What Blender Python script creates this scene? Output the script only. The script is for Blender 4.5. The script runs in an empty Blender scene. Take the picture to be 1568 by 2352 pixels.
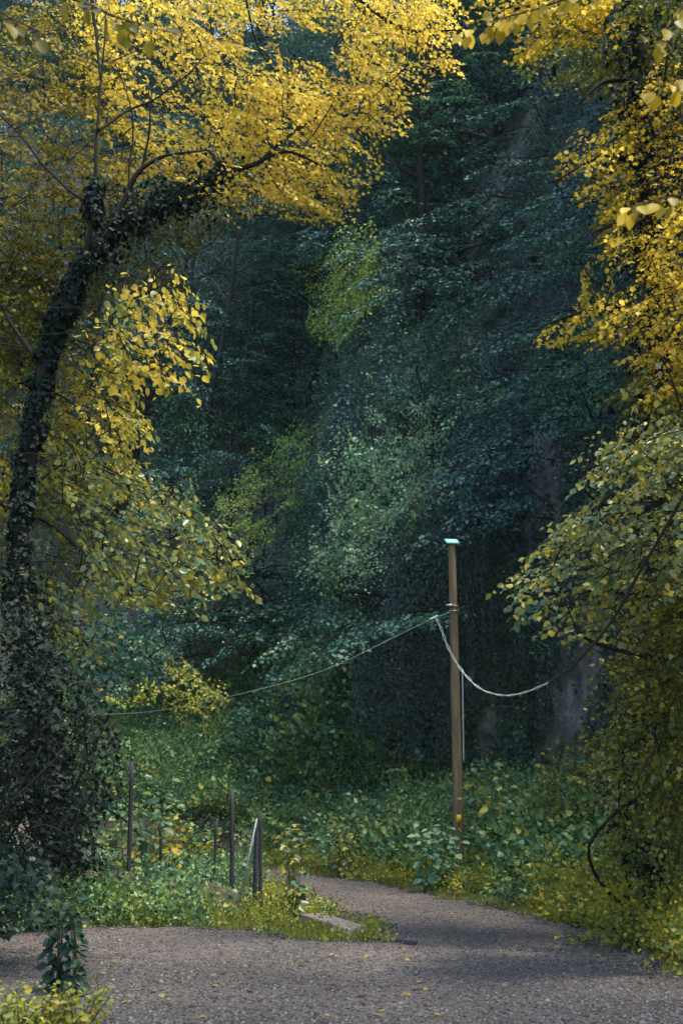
import bpy, math, random
import numpy as np
from mathutils import Vector
R = math.radians
rng = np.random.default_rng(7)
random.seed(7)
sc = bpy.context.scene
COL = sc.collection

# ---------------------------------------------------------------- camera, sky, sun, exposure
PITCH = R(11.5); CAMZ = 1.6; F = 3267.0
cd = bpy.data.cameras.new("camera"); cam = bpy.data.objects.new("camera", cd); COL.objects.link(cam)
cam.location = (0, 0, CAMZ); cam.rotation_euler = (R(90) + PITCH, 0, 0)
cd.sensor_fit = 'VERTICAL'; cd.sensor_height = 36; cd.sensor_width = 24; cd.lens = 50; cd.clip_start = .05; cd.clip_end = 2000
cd.dof.use_dof = True; cd.dof.focus_distance = 20; cd.dof.aperture_fstop = 3.2
sc.camera = cam
SUN_EL, SUN_AZ = R(70), R(112)          # azimuth clockwise from +Y (into the picture), towards +X
w = bpy.data.worlds.new("World"); sc.world = w; w.use_nodes = True
nt = w.node_tree; bg = nt.nodes["Background"]
sky = nt.nodes.new("ShaderNodeTexSky"); sky.sky_type = 'NISHITA'; sky.sun_disc = False
sky.sun_elevation = SUN_EL; sky.sun_rotation = SUN_AZ; sky.air_density = 1.3; sky.dust_density = 1.0; sky.ozone_density = 0.0
nt.links.new(sky.outputs[0], bg.inputs[0]); bg.inputs[1].default_value = .14
sd = bpy.data.lights.new("sun", 'SUN'); sd.energy = 2.3; sd.angle = R(8); sd.color = (1, .93, .8)
sun = bpy.data.objects.new("sun", sd); COL.objects.link(sun)
sdir = Vector((math.sin(SUN_AZ) * math.cos(SUN_EL), math.cos(SUN_AZ) * math.cos(SUN_EL), math.sin(SUN_EL)))
sun.rotation_euler = sdir.to_track_quat('Z', 'Y').to_euler(); sun.location = sdir * 80
sc.view_settings.view_transform = 'Standard'; sc.view_settings.look = 'None'
sc.view_settings.exposure = 1.8; sc.view_settings.gamma = 1
sc.cycles.max_bounces = 6; sc.cycles.diffuse_bounces = 3; sc.cycles.glossy_bounces = 2
sc.cycles.transmission_bounces = 4; sc.cycles.transparent_max_bounces = 4; sc.cycles.volume_bounces = 0
sc.cycles.use_denoising = True
sc.cycles.use_fast_gi = False

# ---------------------------------------------------------------- photo helpers (pixels of a 1568 x 2352 photo)
def ray(x, y):
    a = (x - 784) / F; b = (1176 - y) / F
    return np.array([a, math.cos(PITCH) - b * math.sin(PITCH), math.sin(PITCH) + b * math.cos(PITCH)])
def P(x, y, D):
    v = ray(x, y); v = v * (D / v[1]); v[2] += CAMZ
    return v
def G(x, y, z=0.0):
    v = ray(x, y); return v[:2] * ((z - CAMZ) / v[2])
def Pv(xy, D):
    a = (xy[:, 0] - 784) / F; b = (1176 - xy[:, 1]) / F
    vy = math.cos(PITCH) - b * math.sin(PITCH); vz = math.sin(PITCH) + b * math.cos(PITCH)
    return np.stack([a * D / vy, D, vz * D / vy + CAMZ], 1)
def unit(v):
    return v / np.maximum(np.linalg.norm(v, axis=-1, keepdims=True), 1e-9)
def inpoly(pts, poly):
    poly = np.asarray(poly, float); x, y = pts[:, 0], pts[:, 1]; r = np.zeros(len(pts), bool)
    j = len(poly) - 1
    for i in range(len(poly)):
        xi, yi = poly[i]; xj, yj = poly[j]
        c = ((yi > y) != (yj > y)) & (x < (xj - xi) * (y - yi) / (yj - yi + 1e-12) + xi)
        r ^= c; j = i
    return r
def _hash(i, j, k, s):
    n = (i * 374761393 + j * 668265263 + k * 2147483647 + s * 1274126177) & 0xffffffff
    n = ((n ^ (n >> 13)) * 1274126177) & 0xffffffff
    return ((n ^ (n >> 16)) & 0xffff) / 65535.0
def noise(p, scale=1.0, s=0):
    q = np.asarray(p, float) / scale
    if q.shape[1] == 2: q = np.concatenate([q, np.zeros((len(q), 1))], 1)
    f = np.floor(q); t = q - f; t = t * t * (3 - 2 * t); f = f.astype(np.int64); r = 0
    for a in (0, 1):
        for b in (0, 1):
            for c in (0, 1):
                wgt = (t[:, 0] if a else 1 - t[:, 0]) * (t[:, 1] if b else 1 - t[:, 1]) * (t[:, 2] if c else 1 - t[:, 2])
                r = r + wgt * _hash(f[:, 0] + a, f[:, 1] + b, f[:, 2] + c, s)
    return r
def sstep(a, b, x):
    t = np.clip((x - a) / (b - a), 0, 1); return t * t * (3 - 2 * t)

# ---------------------------------------------------------------- mesh helpers
class MB:
    def __init__(s): s.v = []; s.f = []; s.n = 0
    def add(s, v, f):
        v = np.asarray(v, float).reshape(-1, 3); s.v.append(v)
        s.f += [tuple(int(i) + s.n for i in q) for q in f]; s.n += len(v)
    def box(s, c, size, rot=0.0, tilt=None):
        x, y, z = [k / 2 for k in size]
        v = np.array([(a * x, b * y, d * z) for d in (-1, 1) for b in (-1, 1) for a in (-1, 1)], float)
        if tilt is not None: v = v @ np.asarray(tilt).T
        c_, s_ = math.cos(rot), math.sin(rot); v = v @ np.array([[c_, -s_, 0], [s_, c_, 0], [0, 0, 1]]).T
        s.add(v + np.asarray(c), [(0, 2, 3, 1), (4, 5, 7, 6), (0, 1, 5, 4), (2, 6, 7, 3), (0, 4, 6, 2), (1, 3, 7, 5)])
    def tube(s, pts, rad, n=6, rough=0.0):
        pts = np.asarray(pts, float); m = len(pts)
        rad = np.broadcast_to(np.asarray(rad, float), (m,)) if np.ndim(rad) else np.full(m, rad)
        t = unit(np.gradient(pts, axis=0))
        ref = np.array([0, 0, 1.]) if abs(t[:, 2]).mean() < .8 else np.array([1., 0, 0])
        a = unit(np.cross(t, ref)); b = np.cross(t, a)
        ang = np.linspace(0, 2 * math.pi, n, endpoint=False)
        rr = rad[:, None] * (1 + rough * (rng.random((m, n)) - .5))
        v = pts[:, None, :] + rr[..., None] * (np.cos(ang)[None, :, None] * a[:, None] + np.sin(ang)[None, :, None] * b[:, None])
        i = np.arange(m - 1)[:, None] * n; k = np.arange(n)[None]; k2 = (k + 1) % n
        f = np.stack([i + k, i + k2, i + n + k2, i + n + k], -1).reshape(-1, 4).tolist()
        f.append(list(range(n))[::-1]); f.append([(m - 1) * n + q for q in range(n)])
        s.add(v.reshape(-1, 3), f)
    def build(s, name, mat, parent=None, smooth=False):
        me = bpy.data.meshes.new(name)
        if s.n:
            V = np.concatenate(s.v)
            if parent is not None: V = V - np.array(parent.location)
            ln = np.array([len(q) for q in s.f], np.int32)
            fill(me, V, np.concatenate([np.array(q, np.int32) for q in s.f]), ln)
        me.materials.append(mat)
        if smooth: me.polygons.foreach_set("use_smooth", np.ones(len(me.polygons), bool))
        return link(name, me, parent)
def fill(me, V, loops, ln):
    me.vertices.add(len(V)); me.vertices.foreach_set("co", V.astype(np.float32).ravel())
    me.loops.add(len(loops)); me.loops.foreach_set("vertex_index", loops.astype(np.int32).ravel())
    me.polygons.add(len(ln)); st = np.concatenate([[0], np.cumsum(ln)[:-1]]).astype(np.int32)
    me.polygons.foreach_set("loop_start", st); me.update(calc_edges=True)
def link(name, me, parent=None):
    o = bpy.data.objects.new(name, me); COL.objects.link(o)
    if parent is not None: o.parent = parent
    return o
def empty(name, loc):
    o = bpy.data.objects.new(name, None); COL.objects.link(o); o.location = [float(q) for q in loc]; o.empty_display_size = .3
    return o
def tag(o, label=None, cat=None, group=None, kind=None):
    if label: o['label'] = label
    if cat: o['category'] = cat
    if group: o['group'] = group
    if kind: o['kind'] = kind
    return o

# leaf outlines: (side, along, normal) with along 0 at the stalk
def _leaf(kind):
    if kind == 'ovate':
        v = [(0, 0, 0), (.30, .22, .07), (.38, .50, .09), (.22, .82, .04), (0, 1.05, -.06), (-.22, .82, .04), (-.38, .50, .09), (-.30, .22, .07)]
        return np.array(v), [(0, 1, 2, 3, 4), (0, 4, 5, 6, 7)]
    if kind == 'maple':
        v = [(0, 0, 0), (.34, .05, .04), (.30, .30, .05), (.52, .52, .03), (.22, .62, .03), (0, 1.0, -.05), (-.22, .62, .03), (-.52, .52, .03), (-.30, .30, .05), (-.34, .05, .04)]
        return np.array(v), [(0, 1, 2, 3, 4, 5), (0, 5, 6, 7, 8, 9)]
    if kind == 'ivy':
        v = [(0, 0, 0), (.42, .12, .02), (.34, .5, .04), (0, 1, -.05), (-.34, .5, .04), (-.42, .12, .02)]
        return np.array(v), [(0, 1, 2, 3), (0, 3, 4, 5)]
    if kind == 'blade':
        v = [(-.035, 0, 0), (.035, 0, 0), (.03, .5, .04), (0, 1, -.12), (-.03, .5, .04)]
        return np.array(v), [(0, 1, 2, 4), (4, 2, 3)]
    v = [(0, 0, 0), (.33, .42, .06), (0, 1, 0), (-.33, .42, .06)]
    return np.array(v), [(0, 1, 2, 3)]
def leafmesh(name, kind, pos, dr, nm, size, mat, parent=None):
    T, fs = _leaf(kind)
    d = unit(dr); n = nm - (nm * d).sum(1, keepdims=True) * d; n = unit(n); s = np.cross(d, n)
    size = np.broadcast_to(size, (len(pos),))[:, None, None]
    V = pos[:, None] + size * (T[None, :, 0:1] * s[:, None] + T[None, :, 1:2] * d[:, None] + T[None, :, 2:3] * n[:, None])
    V = V.reshape(-1, 3)
    if parent is not None: V = V - np.array(parent.location)
    N = len(pos); base = (np.arange(N) * len(T))[:, None]
    fl = np.concatenate([np.array(q) for q in fs])[None]
    loops = (base + fl).ravel(); ln = np.tile([len(q) for q in fs], N)
    me = bpy.data.meshes.new(name); fill(me, V, loops, ln); me.materials.append(mat)
    me.polygons.foreach_set("use_smooth", np.ones(len(me.polygons), bool))
    return link(name, me, parent)

def spray(r, seed, width=.36, droop=.22, hang=.5, jit=.55):
    """flat leafy twig in a unit frame: leaf positions, directions, normals"""
    g = np.random.default_rng(seed); p = []; d = []; n = []
    side = 1; t = .10
    while t < 1.0:
        side = -side
        L = (width * (1 - t) ** .75 * (.45 + .9 * g.random()) + r * .6) * (.6 + .4 * min(1, t * 4)); A = R(38 + 25 * g.random())
        m = np.array([t, 0, -droop * t * t]); ax = np.array([math.cos(A), side * math.sin(A), -.15 - .2 * g.random()])
        k = 0; q = r * .4
        while q < L + r * .5:
            pos = m + ax * q + np.array([0, 0, -.5 * q * q]) + g.normal(0, r * .12, 3)
            a2 = (1 if k % 2 else -1) * R(20 + 40 * g.random())
            dd = np.array([math.cos(a2) * ax[0] - math.sin(a2) * ax[1], math.sin(a2) * ax[0] + math.cos(a2) * ax[1], -hang * (.25 + 1.3 * g.random())])
            p.append(pos); d.append(dd); n.append(np.array([0, 0, 1]) + g.normal(0, jit, 3)); q += r * (.62 + .4 * g.random()); k += 1
        t += r * (.85 + .5 * g.random())
    return np.array(p), np.array(d), np.array(n)
_sc = {}
def sprays(base, dirs, L, leaf, hang=.5, width=.36, droop=.22, roll=.5, up=(0, 0, 1), thin=1.0):
    """place many sprays; returns positions, directions, normals, sizes of leaves"""
    out = [[], [], [], []]; N = len(base); L = np.broadcast_to(L, (N,))
    r = round(float(leaf / L.mean()), 3); key = (r, hang, width, droop)
    if key not in _sc: _sc[key] = [spray(r, 100 + i, width, droop, hang) for i in range(7)]
    x = unit(dirs); upv = unit(np.array(up, float) + rng.normal(0, roll * .5, (N, 3)))
    y = unit(np.cross(upv, x)); z = np.cross(x, y)
    var = rng.integers(0, 7, N)
    for k in range(7):
        i = np.where(var == k)[0]
        if not len(i): continue
        p, d, n = _sc[key][k]
        M = np.stack([x[i], y[i], z[i]], 1)
        pp = base[i][:, None] + np.einsum('lk,nkj->nlj', p, M) * L[i][:, None, None]
        dd = np.einsum('lk,nkj->nlj', d, M); nn = np.einsum('lk,nkj->nlj', n, M)
        sz = np.full(pp.shape[:2], leaf) * rng.uniform(.5, 1.35, pp.shape[:2])
        keep = rng.random(pp.shape[:2]) < thin
        out[0].append(pp[keep]); out[1].append(dd[keep]); out[2].append(nn[keep]); out[3].append(sz[keep])
    return [np.concatenate(q) for q in out]
def cat(L): return [np.concatenate([q[i] for q in L]) for i in range(4)]

# ---------------------------------------------------------------- materials
def mat(name):
    m = bpy.data.materials.new(name); m.use_nodes = True
    return m, m.node_tree, m.node_tree.nodes["Principled BSDF"]
def ramp(nt, fac, stops, interp='LINEAR'):
    r = nt.nodes.new("ShaderNodeValToRGB"); e = r.color_ramp.elements; r.color_ramp.interpolation = interp
    while len(e) < len(stops): e.new(.5)
    for q, (p, c) in zip(e, stops): q.position = p; q.color = (*c, 1)
    nt.links.new(fac, r.inputs[0]); return r.outputs[0]
def ntex(nt, scale, detail=4, rough=.6, vec=None, typ='ShaderNodeTexNoise'):
    n = nt.nodes.new(typ); n.inputs['Scale'].default_value = scale
    if typ == 'ShaderNodeTexNoise': n.inputs['Detail'].default_value = detail; n.inputs['Roughness'].default_value = rough
    if vec is not None: nt.links.new(vec, n.inputs['Vector'])
    return n
def posn(nt):
    g = nt.nodes.new("ShaderNodeNewGeometry"); return g
def mixc(nt, fac, a, b, mode='MIX'):
    m = nt.nodes.new("ShaderNodeMix"); m.data_type = 'RGBA'; m.blend_type = mode
    for s, v in ((m.inputs[0], fac), (m.inputs[6], a), (m.inputs[7], b)):
        if isinstance(v, (int, float)): s.default_value = v
        elif isinstance(v, tuple): s.default_value = (*v, 1)
        else: nt.links.new(v, s)
    return m.outputs[2]
def leafmat(name, cols, trans, tcol=1.5, rough=.5, clump=3.0, spec=.35, other=None):
    """cols: leaf colours picked leaf by leaf; other: second palette in drifts through the crown"""
    m, nt, b = mat(name); g = posn(nt)
    c = ramp(nt, g.outputs['Random Per Island'], [(i / max(1, len(cols) - 1), q) for i, q in enumerate(cols)])
    if other:
        n = ntex(nt, 1.0 / clump, 3, .6, g.outputs['Position'])
        f = ramp(nt, n.outputs[0], [(.42, (0, 0, 0)), (.58, (1, 1, 1))])
        c2 = ramp(nt, g.outputs['Random Per Island'], [(i / max(1, len(other) - 1), q) for i, q in enumerate(other)])
        c = mixc(nt, f, c, c2)
    nt.links.new(c, b.inputs['Base Color']); b.inputs['Roughness'].default_value = rough
    b.inputs['Specular IOR Level'].default_value = spec
    t = nt.nodes.new("ShaderNodeBsdfTranslucent")
    vm = nt.nodes.new("ShaderNodeVectorMath"); vm.operation = 'SCALE'; vm.inputs[3].default_value = tcol
    nt.links.new(c, vm.inputs[0]); nt.links.new(vm.outputs[0], t.inputs[0])
    mx = nt.nodes.new("ShaderNodeMixShader"); mx.inputs[0].default_value = trans
    nt.links.new(b.outputs[0], mx.inputs[1]); nt.links.new(t.outputs[0], mx.inputs[2])
    nt.links.new(mx.outputs[0], nt.nodes["Material Output"].inputs[0])
    return m
def barkmat(name, a, b_, moss=None, scale=14):
    m, nt, b = mat(name); g = posn(nt)
    mp = nt.nodes.new("ShaderNodeMapping"); mp.inputs['Scale'].default_value = (1, 1, .22); nt.links.new(g.outputs['Position'], mp.inputs[0])
    n = ntex(nt, scale, 6, .7, mp.outputs[0]); c = ramp(nt, n.outputs[0], [(.3, a), (.7, b_)])
    if moss:
        n2 = ntex(nt, 2.2, 4, .6, g.outputs['Position']); f = ramp(nt, n2.outputs[0], [(.5, (0, 0, 0)), (.62, (1, 1, 1))]); c = mixc(nt, f, c, moss)
    nt.links.new(c, b.inputs['Base Color']); b.inputs['Roughness'].default_value = .95; b.inputs['Specular IOR Level'].default_value = .15
    bp = nt.nodes.new("ShaderNodeBump"); bp.inputs['Strength'].default_value = .7; bp.inputs['Distance'].default_value = .03
    nt.links.new(n.outputs[0], bp.inputs['Height']); nt.links.new(bp.outputs[0], b.inputs['Normal'])
    return m

Y1 = [(.40, .29, .03), (.66, .48, .055), (.84, .65, .12), (.54, .38, .04)]
YG = [(.14, .16, .015), (.24, .22, .015), (.42, .30, .015)]
M = {}
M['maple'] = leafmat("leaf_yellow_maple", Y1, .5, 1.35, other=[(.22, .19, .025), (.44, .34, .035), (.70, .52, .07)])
M['linden'] = leafmat("leaf_yellow_linden", [(.30, .25, .03), (.60, .45, .05), (.84, .64, .10)], .45, 1.3, rough=.38, other=[(.09, .16, .06), (.20, .24, .06), (.55, .44, .04)], clump=1.0)
M['lindengreen'] = leafmat("leaf_turning_linden", [(.035, .10, .065), (.09, .17, .11), (.30, .27, .03), (.12, .20, .13), (.60, .46, .04)], .35, 1.2, rough=.36, other=[(.08, .13, .06), (.28, .26, .03), (.10, .17, .09), (.5, .38, .03)], clump=.8)
M['beech'] = leafmat("leaf_yellow_beech", [(.32, .235, .02), (.55, .40, .035), (.80, .59, .08)], .5, 1.3, other=[(.14, .13, .015), (.30, .22, .012), (.5, .33, .015)], clump=1.6)
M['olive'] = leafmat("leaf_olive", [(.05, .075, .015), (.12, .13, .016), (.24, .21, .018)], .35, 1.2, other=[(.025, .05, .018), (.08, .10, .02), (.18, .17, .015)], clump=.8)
M['ivy'] = leafmat("leaf_dark_ivy", [(.004, .010, .008), (.008, .018, .013), (.016, .03, .022)], .1, 1, rough=.6, spec=.15)
M['ivygrey'] = leafmat("leaf_grey_ivy", [(.022, .045, .042), (.04, .068, .062), (.06, .09, .082)], .12, 1, rough=.55, other=[(.015, .035, .025), (.03, .06, .04), (.05, .08, .045)], clump=1.2, spec=.25)
M['lindenshade'] = leafmat("leaf_linden_shade_toned", [(.09, .08, .012), (.15, .13, .015), (.20, .17, .02)], .5, 1.2, rough=.5)  # linden leaves darkened: the shade on the near twigs is in the colour
M['mapleshade'] = leafmat("leaf_maple_shade_toned", [(.10, .085, .012), (.22, .17, .018), (.46, .35, .03), (.14, .11, .012)], .4, 1.2, other=[(.04, .045, .012), (.14, .11, .012), (.34, .26, .02)], clump=1.0)  # darker copy of the maple palette, shade put into the leaf colour
M['teal'] = leafmat("leaf_deep_green", [(.01, .045, .035), (.035, .11, .08), (.06, .16, .115), (.11, .24, .17)], .25, 1.1, rough=.45, other=[(.03, .10, .05), (.06, .15, .07), (.12, .19, .06)], clump=2)
M['slate'] = leafmat("leaf_slate_green", [(.008, .03, .03), (.028, .078, .072), (.05, .12, .108), (.09, .19, .17)], .25, 1.1, rough=.5, spec=.35, other=[(.008, .034, .028), (.024, .082, .06), (.048, .13, .088), (.08, .19, .125)], clump=4)  # palest leaf tones stand in for highlights on the hillside boughs
M['mid'] = leafmat("leaf_mid_green", [(.02, .08, .045), (.09, .22, .12), (.15, .29, .15), (.24, .40, .22)], .3, 1.2, rough=.42, other=[(.08, .17, .10), (.16, .26, .15), (.30, .34, .07)], clump=1.5)
M['lime'] = leafmat("leaf_yellow_green", [(.13, .24, .05), (.28, .35, .06), (.50, .47, .07)], .4, 1.3, other=[(.08, .20, .07), (.16, .29, .09), (.36, .38, .06)], clump=1)
M['weed'] = leafmat("leaf_weed_green", [(.02, .065, .02), (.08, .17, .05), (.14, .23, .06), (.21, .30, .10), (.40, .34, .04)], .3, 1.2, rough=.45, other=[(.015, .055, .026), (.06, .15, .07), (.10, .20, .09), (.17, .29, .15)], clump=1.2)
M['verge'] = leafmat("leaf_verge_yellow_green", [(.13, .15, .02), (.28, .26, .025), (.44, .36, .03)], .35, 1.2, other=[(.06, .13, .03), (.14, .20, .035), (.34, .29, .03)], clump=.7)
M['tealshade'] = leafmat("leaf_green_shade_toned", [(.006, .022, .014), (.014, .04, .024), (.03, .06, .03)], .2, 1.1)  # darkened green, the bottom left corner's shade painted into the leaves
M['bark'] = barkmat("bark_dark", (.010, .009, .008), (.028, .024, .021), (.012, .018, .010))
M['barkgrey'] = barkmat("bark_grey", (.022, .025, .025), (.05, .052, .05))
M['twig'] = barkmat("twig_brown", (.03, .022, .016), (.07, .05, .035))
M['stem'] = barkmat("green_stem", (.05, .07, .02), (.09, .11, .03))

# ground
def ground_mat():
    m, nt, b = mat("forest_floor"); g = posn(nt)
    n = ntex(nt, 9, 6, .7, g.outputs['Position']); c = ramp(nt, n.outputs[0], [(.3, (.015, .013, .009)), (.55, (.035, .028, .018)), (.75, (.06, .045, .022))])
    n3 = ntex(nt, .8, 4, .6, g.outputs['Position'])
    c = mixc(nt, ramp(nt, n3.outputs[0], [(.45, (0, 0, 0)), (.6, (1, 1, 1))]), c, (.02, .035, .015))
    n2 = ntex(nt, 2.5, 8, .75, g.outputs['Position']); rock = ramp(nt, n2.outputs[0], [(.3, (.045, .042, .040)), (.5, (.15, .14, .13)), (.68, (.32, .30, .275))])
    sx = nt.nodes.new("ShaderNodeSeparateXYZ"); nt.links.new(g.outputs['True Normal'], sx.inputs[0])
    f = ramp(nt, sx.outputs[2], [(.42, (1, 1, 1)), (.6, (0, 0, 0))]); c = mixc(nt, f, c, rock)
    nt.links.new(c, b.inputs['Base Color']); b.inputs['Roughness'].default_value = .95
    bp = nt.nodes.new("ShaderNodeBump"); bp.inputs['Strength'].default_value = 1; bp.inputs['Distance'].default_value = .12
    nt.links.new(n2.outputs[0], bp.inputs['Height']); nt.links.new(bp.outputs[0], b.inputs['Normal']); return m
def gravel_mat():
    m, nt, b = mat("gravel"); g = posn(nt); pos = g.outputs['Position']
    v = ntex(nt, 42, typ='ShaderNodeTexVoronoi', vec=pos)
    c = ramp(nt, v.outputs['Color'], [(0, (.035, .030, .028)), (.35, (.105, .095, .09)), (.65, (.18, .165, .158)), (1, (.34, .33, .32))])
    v2 = ntex(nt, 18, typ='ShaderNodeTexVoronoi', vec=pos)
    c = mixc(nt, .3, c, ramp(nt, v2.outputs['Color'], [(0, (.04, .036, .034)), (1, (.26, .235, .22))]))
    n = ntex(nt, .55, 5, .65, pos); c = mixc(nt, ramp(nt, n.outputs[0], [(.35, (0, 0, 0)), (.7, (1, 1, 1))]), mixc(nt, 1.0, c, (.38, .33, .30), 'MULTIPLY'), mixc(nt, 1.0, c, (.84, .75, .69), 'MULTIPLY'))
    n4 = ntex(nt, 3.5, 5, .7, pos); c = mixc(nt, ramp(nt, n4.outputs[0], [(.5, (0, 0, 0)), (.68, (.75, .75, .75))]), c, (.085, .06, .045))
    ea = nt.nodes.new("ShaderNodeAttribute"); ea.attribute_name = 'edge'
    ns = ntex(nt, 1.1, 4, .6, pos); ad = nt.nodes.new("ShaderNodeMath"); ad.operation = 'MULTIPLY_ADD'; nt.links.new(ns.outputs[0], ad.inputs[0]); ad.inputs[1].default_value = .9; nt.links.new(ea.outputs['Fac'], ad.inputs[2])
    dv = nt.nodes.new("ShaderNodeMath"); dv.operation = 'DIVIDE'; nt.links.new(ad.outputs[0], dv.inputs[0]); dv.inputs[1].default_value = 5.0
    tk = ramp(nt, dv.outputs[0], [(.12, (0, 0, 0)), (.24, (.9, .9, .9)), (.33, (.9, .9, .9)), (.42, (0, 0, 0)), (.54, (0, 0, 0)), (.62, (.8, .8, .8)), (.72, (.8, .8, .8)), (.84, (0, 0, 0))])
    c = mixc(nt, tk, c, mixc(nt, 1.0, c, (1.38, 1.32, 1.26), 'MULTIPLY'))
    n5 = ntex(nt, 7, 6, .8, pos); c = mixc(nt, ramp(nt, n5.outputs[0], [(.4, (.5, .5, .5)), (.55, (0, 0, 0))]), c, (.05, .045, .042))
    nt.links.new(c, b.inputs['Base Color']); b.inputs['Roughness'].default_value = .85
    bp = nt.nodes.new("ShaderNodeBump"); bp.inputs['Strength'].default_value = .9; bp.inputs['Distance'].default_value = .02
    nt.links.new(v.outputs['Distance'], bp.inputs['Height']); bp.invert = True; nt.links.new(bp.outputs[0], b.inputs['Normal']); return m
def simple(name, col, col2=None, rough=.7, metal=0, scale=8, bump=.0, stretch=1):
    m, nt, b = mat(name); g = posn(nt)
    mp = nt.nodes.new("ShaderNodeMapping"); mp.inputs['Scale'].default_value = (1, 1, stretch); nt.links.new(g.outputs['Position'], mp.inputs[0])
    n = ntex(nt, scale, 6, .7, mp.outputs[0]); c = ramp(nt, n.outputs[0], [(.3, col), (.7, col2 or col)])
    nt.links.new(c, b.inputs['Base Color']); b.inputs['Roughness'].default_value = rough; b.inputs['Metallic'].default_value = metal
    if bump:
        bp = nt.nodes.new("ShaderNodeBump"); bp.inputs['Strength'].default_value = bump; bp.inputs['Distance'].default_value = .02
        nt.links.new(n.outputs[0], bp.inputs['Height']); nt.links.new(bp.outputs[0], b.inputs['Normal'])
    return m
M['ground'] = ground_mat(); M['gravel'] = gravel_mat()
M['stone'] = simple("pebble", (.12, .11, .10), (.42, .40, .38), .85, scale=60)
M['rock'] = simple("dark_boulder_stone", (.025, .028, .03), (.08, .085, .09), .9, scale=7, bump=.6)
M['pole'] = simple("weathered_pole_wood", (.075, .050, .024), (.27, .19, .10), .9, scale=16, bump=.8, stretch=.08)
M['cap'] = simple("painted_metal_cap", (.30, .62, .62), (.42, .72, .70), .5, scale=20)
M['metal'] = simple("galvanised_metal", (.3, .33, .34), (.5, .54, .55), .45, .6, scale=30)
M['rope'] = simple("pale_rope", (.34, .38, .36), (.58, .62, .58), .8, scale=60)
M['wiregrey'] = simple("dull_grey_wire", (.10, .12, .12), (.2, .23, .22), .7, scale=30)
M['wire'] = simple("black_cable", (.012, .012, .014), (.03, .03, .03), .6, scale=40)
M['post'] = simple("grey_post_wood", (.014, .014, .016), (.045, .045, .046), .9, scale=18, bump=.5, stretch=.1)
M['brace'] = simple("pale_bar", (.17, .20, .20), (.30, .34, .34), .6, scale=18)
M['conc'] = simple("mossy_concrete", (.022, .020, .014), (.07, .055, .042), .95, scale=4, bump=.6)
M['slab'] = simple("pale_concrete", (.22, .16, .13), (.38, .31, .27), .9, scale=5, bump=.4)
M['tagy'] = simple("yellow_plastic", (.7, .42, .03), (.75, .48, .04), .5)
M['dry'] = simple("dry_pale_leaf", (.42, .34, .2), (.6, .5, .32), .8)

# ---------------------------------------------------------------- terrain
inner_px = [(-200, 2182), (30, 2152), (200, 2130), (350, 2128), (560, 2140), (700, 2160), (870, 2168), (890, 2150), (850, 2122), (800, 2102), (760, 2085), (700, 2062), (640, 2040), (600, 2022), (540, 2006), (450, 1999), (300, 1993)]
outer_px = [(300, 1970), (450, 1974), (600, 1989), (720, 2010), (850, 2032), (1000, 2058), (1150, 2080), (1300, 2118), (1420, 2155), (1568, 2222), (1800, 2335)]
inner = [G(*q) for q in inner_px]; outer = [G(*q) for q in outer_px]
outer[0] = np.array([-9.5, outer[0][1] + .6]); inner[-1] = np.array([-9.5, inner[-1][1] + .5])
outer_line = np.array([[-30., 44.5]] + [list(q) for q in outer] + [[4.6, 6.0], [4.8, -12.0]])
gravel_poly = np.array([[-9, -12], [-6.5, 6]] + [list(q) for q in inner] + [list(q) for q in outer] + [[4.6, 6.0], [4.8, -12.0]])
def outer_dist(p):
    best = np.full(len(p), 1e9)
    for a, b in zip(outer_line[:-1], outer_line[1:]):
        ab = b - a; t = np.clip(((p - a) @ ab) / (ab @ ab), 0, 1); best = np.minimum(best, np.linalg.norm(p - (a + t[:, None] * ab), axis=1))
    poly = np.vstack([outer_line, [[-60, -12], [-60, 44.5]]])
    return np.where(inpoly(p, poly), -best, best)
def H(p):
    p = np.asarray(p, float).reshape(-1, 2); X, Y = p[:, 0], p[:, 1]; s = outer_dist(p)
    z = .03 * (noise(p, 1.3, 1) - .5) * np.clip(1, 0, 1)
    so = np.maximum(s, 0)
    z = z + .25 * sstep(0, 1.2, so) + .15 * np.clip(so - .6, 0, 13) + (.5 * (noise(p, 2.4, 2) - .5) + .25 * (noise(p, .8, 5) - .5)) * sstep(.5, 4, so)
    # rear slope on the left, cliff in the middle and right
    wv = 4.5 * (noise(p, 6, 3) - .5)
    Yc = np.interp(X, [-4, 0, 5, 7, 9, 12, 15, 20], [41, 38.5, 37, 33, 27, 18, 6, -10]) + wv * .8
    c = Y - Yc; amp = sstep(-2.4, 2.6, X + 2.0 * (noise(p, 4, 14) - .5))
    rk = 1.6 * (noise(np.stack([X, Y * .6], 1), 1.4, 8) - .5)
    cl = amp * (8.5 * sstep(-.3, 1.9, c + rk * .5) + 1.15 * np.clip(c - 1.5, 0, 40))
    lf = (1 - amp) * (.42 * np.clip(Y - 41 + wv * .5, 0, 10) + 1.9 * np.clip(Y - 51 + wv, 0, 40))
    # side hills
    sl = .75 * np.clip(-X - 12 + wv, 0, 40) * sstep(-20, 10, Y) + .4 * np.clip(-X - 8, 0, 5) * sstep(10, 18, Y)
    z = z + cl + lf + sl
    z = z + np.clip(z - 5, 0, 6) / 6 * 2.5 * (noise(p, 5, 11) - .5)
    return 62 * np.tanh(np.maximum(z, -5) / 62)
def H1(x, y): return float(H([[x, y]])[0])
def seg(a, b, st): return list(np.arange(a, b, st))
gx = np.array([-900, -400, -200, -110, -80] + seg(-60, -14, 1.5) + seg(-14, 15, .28) + seg(15, 60, 1.5) + [62, 80, 110, 200, 400, 900])
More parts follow.
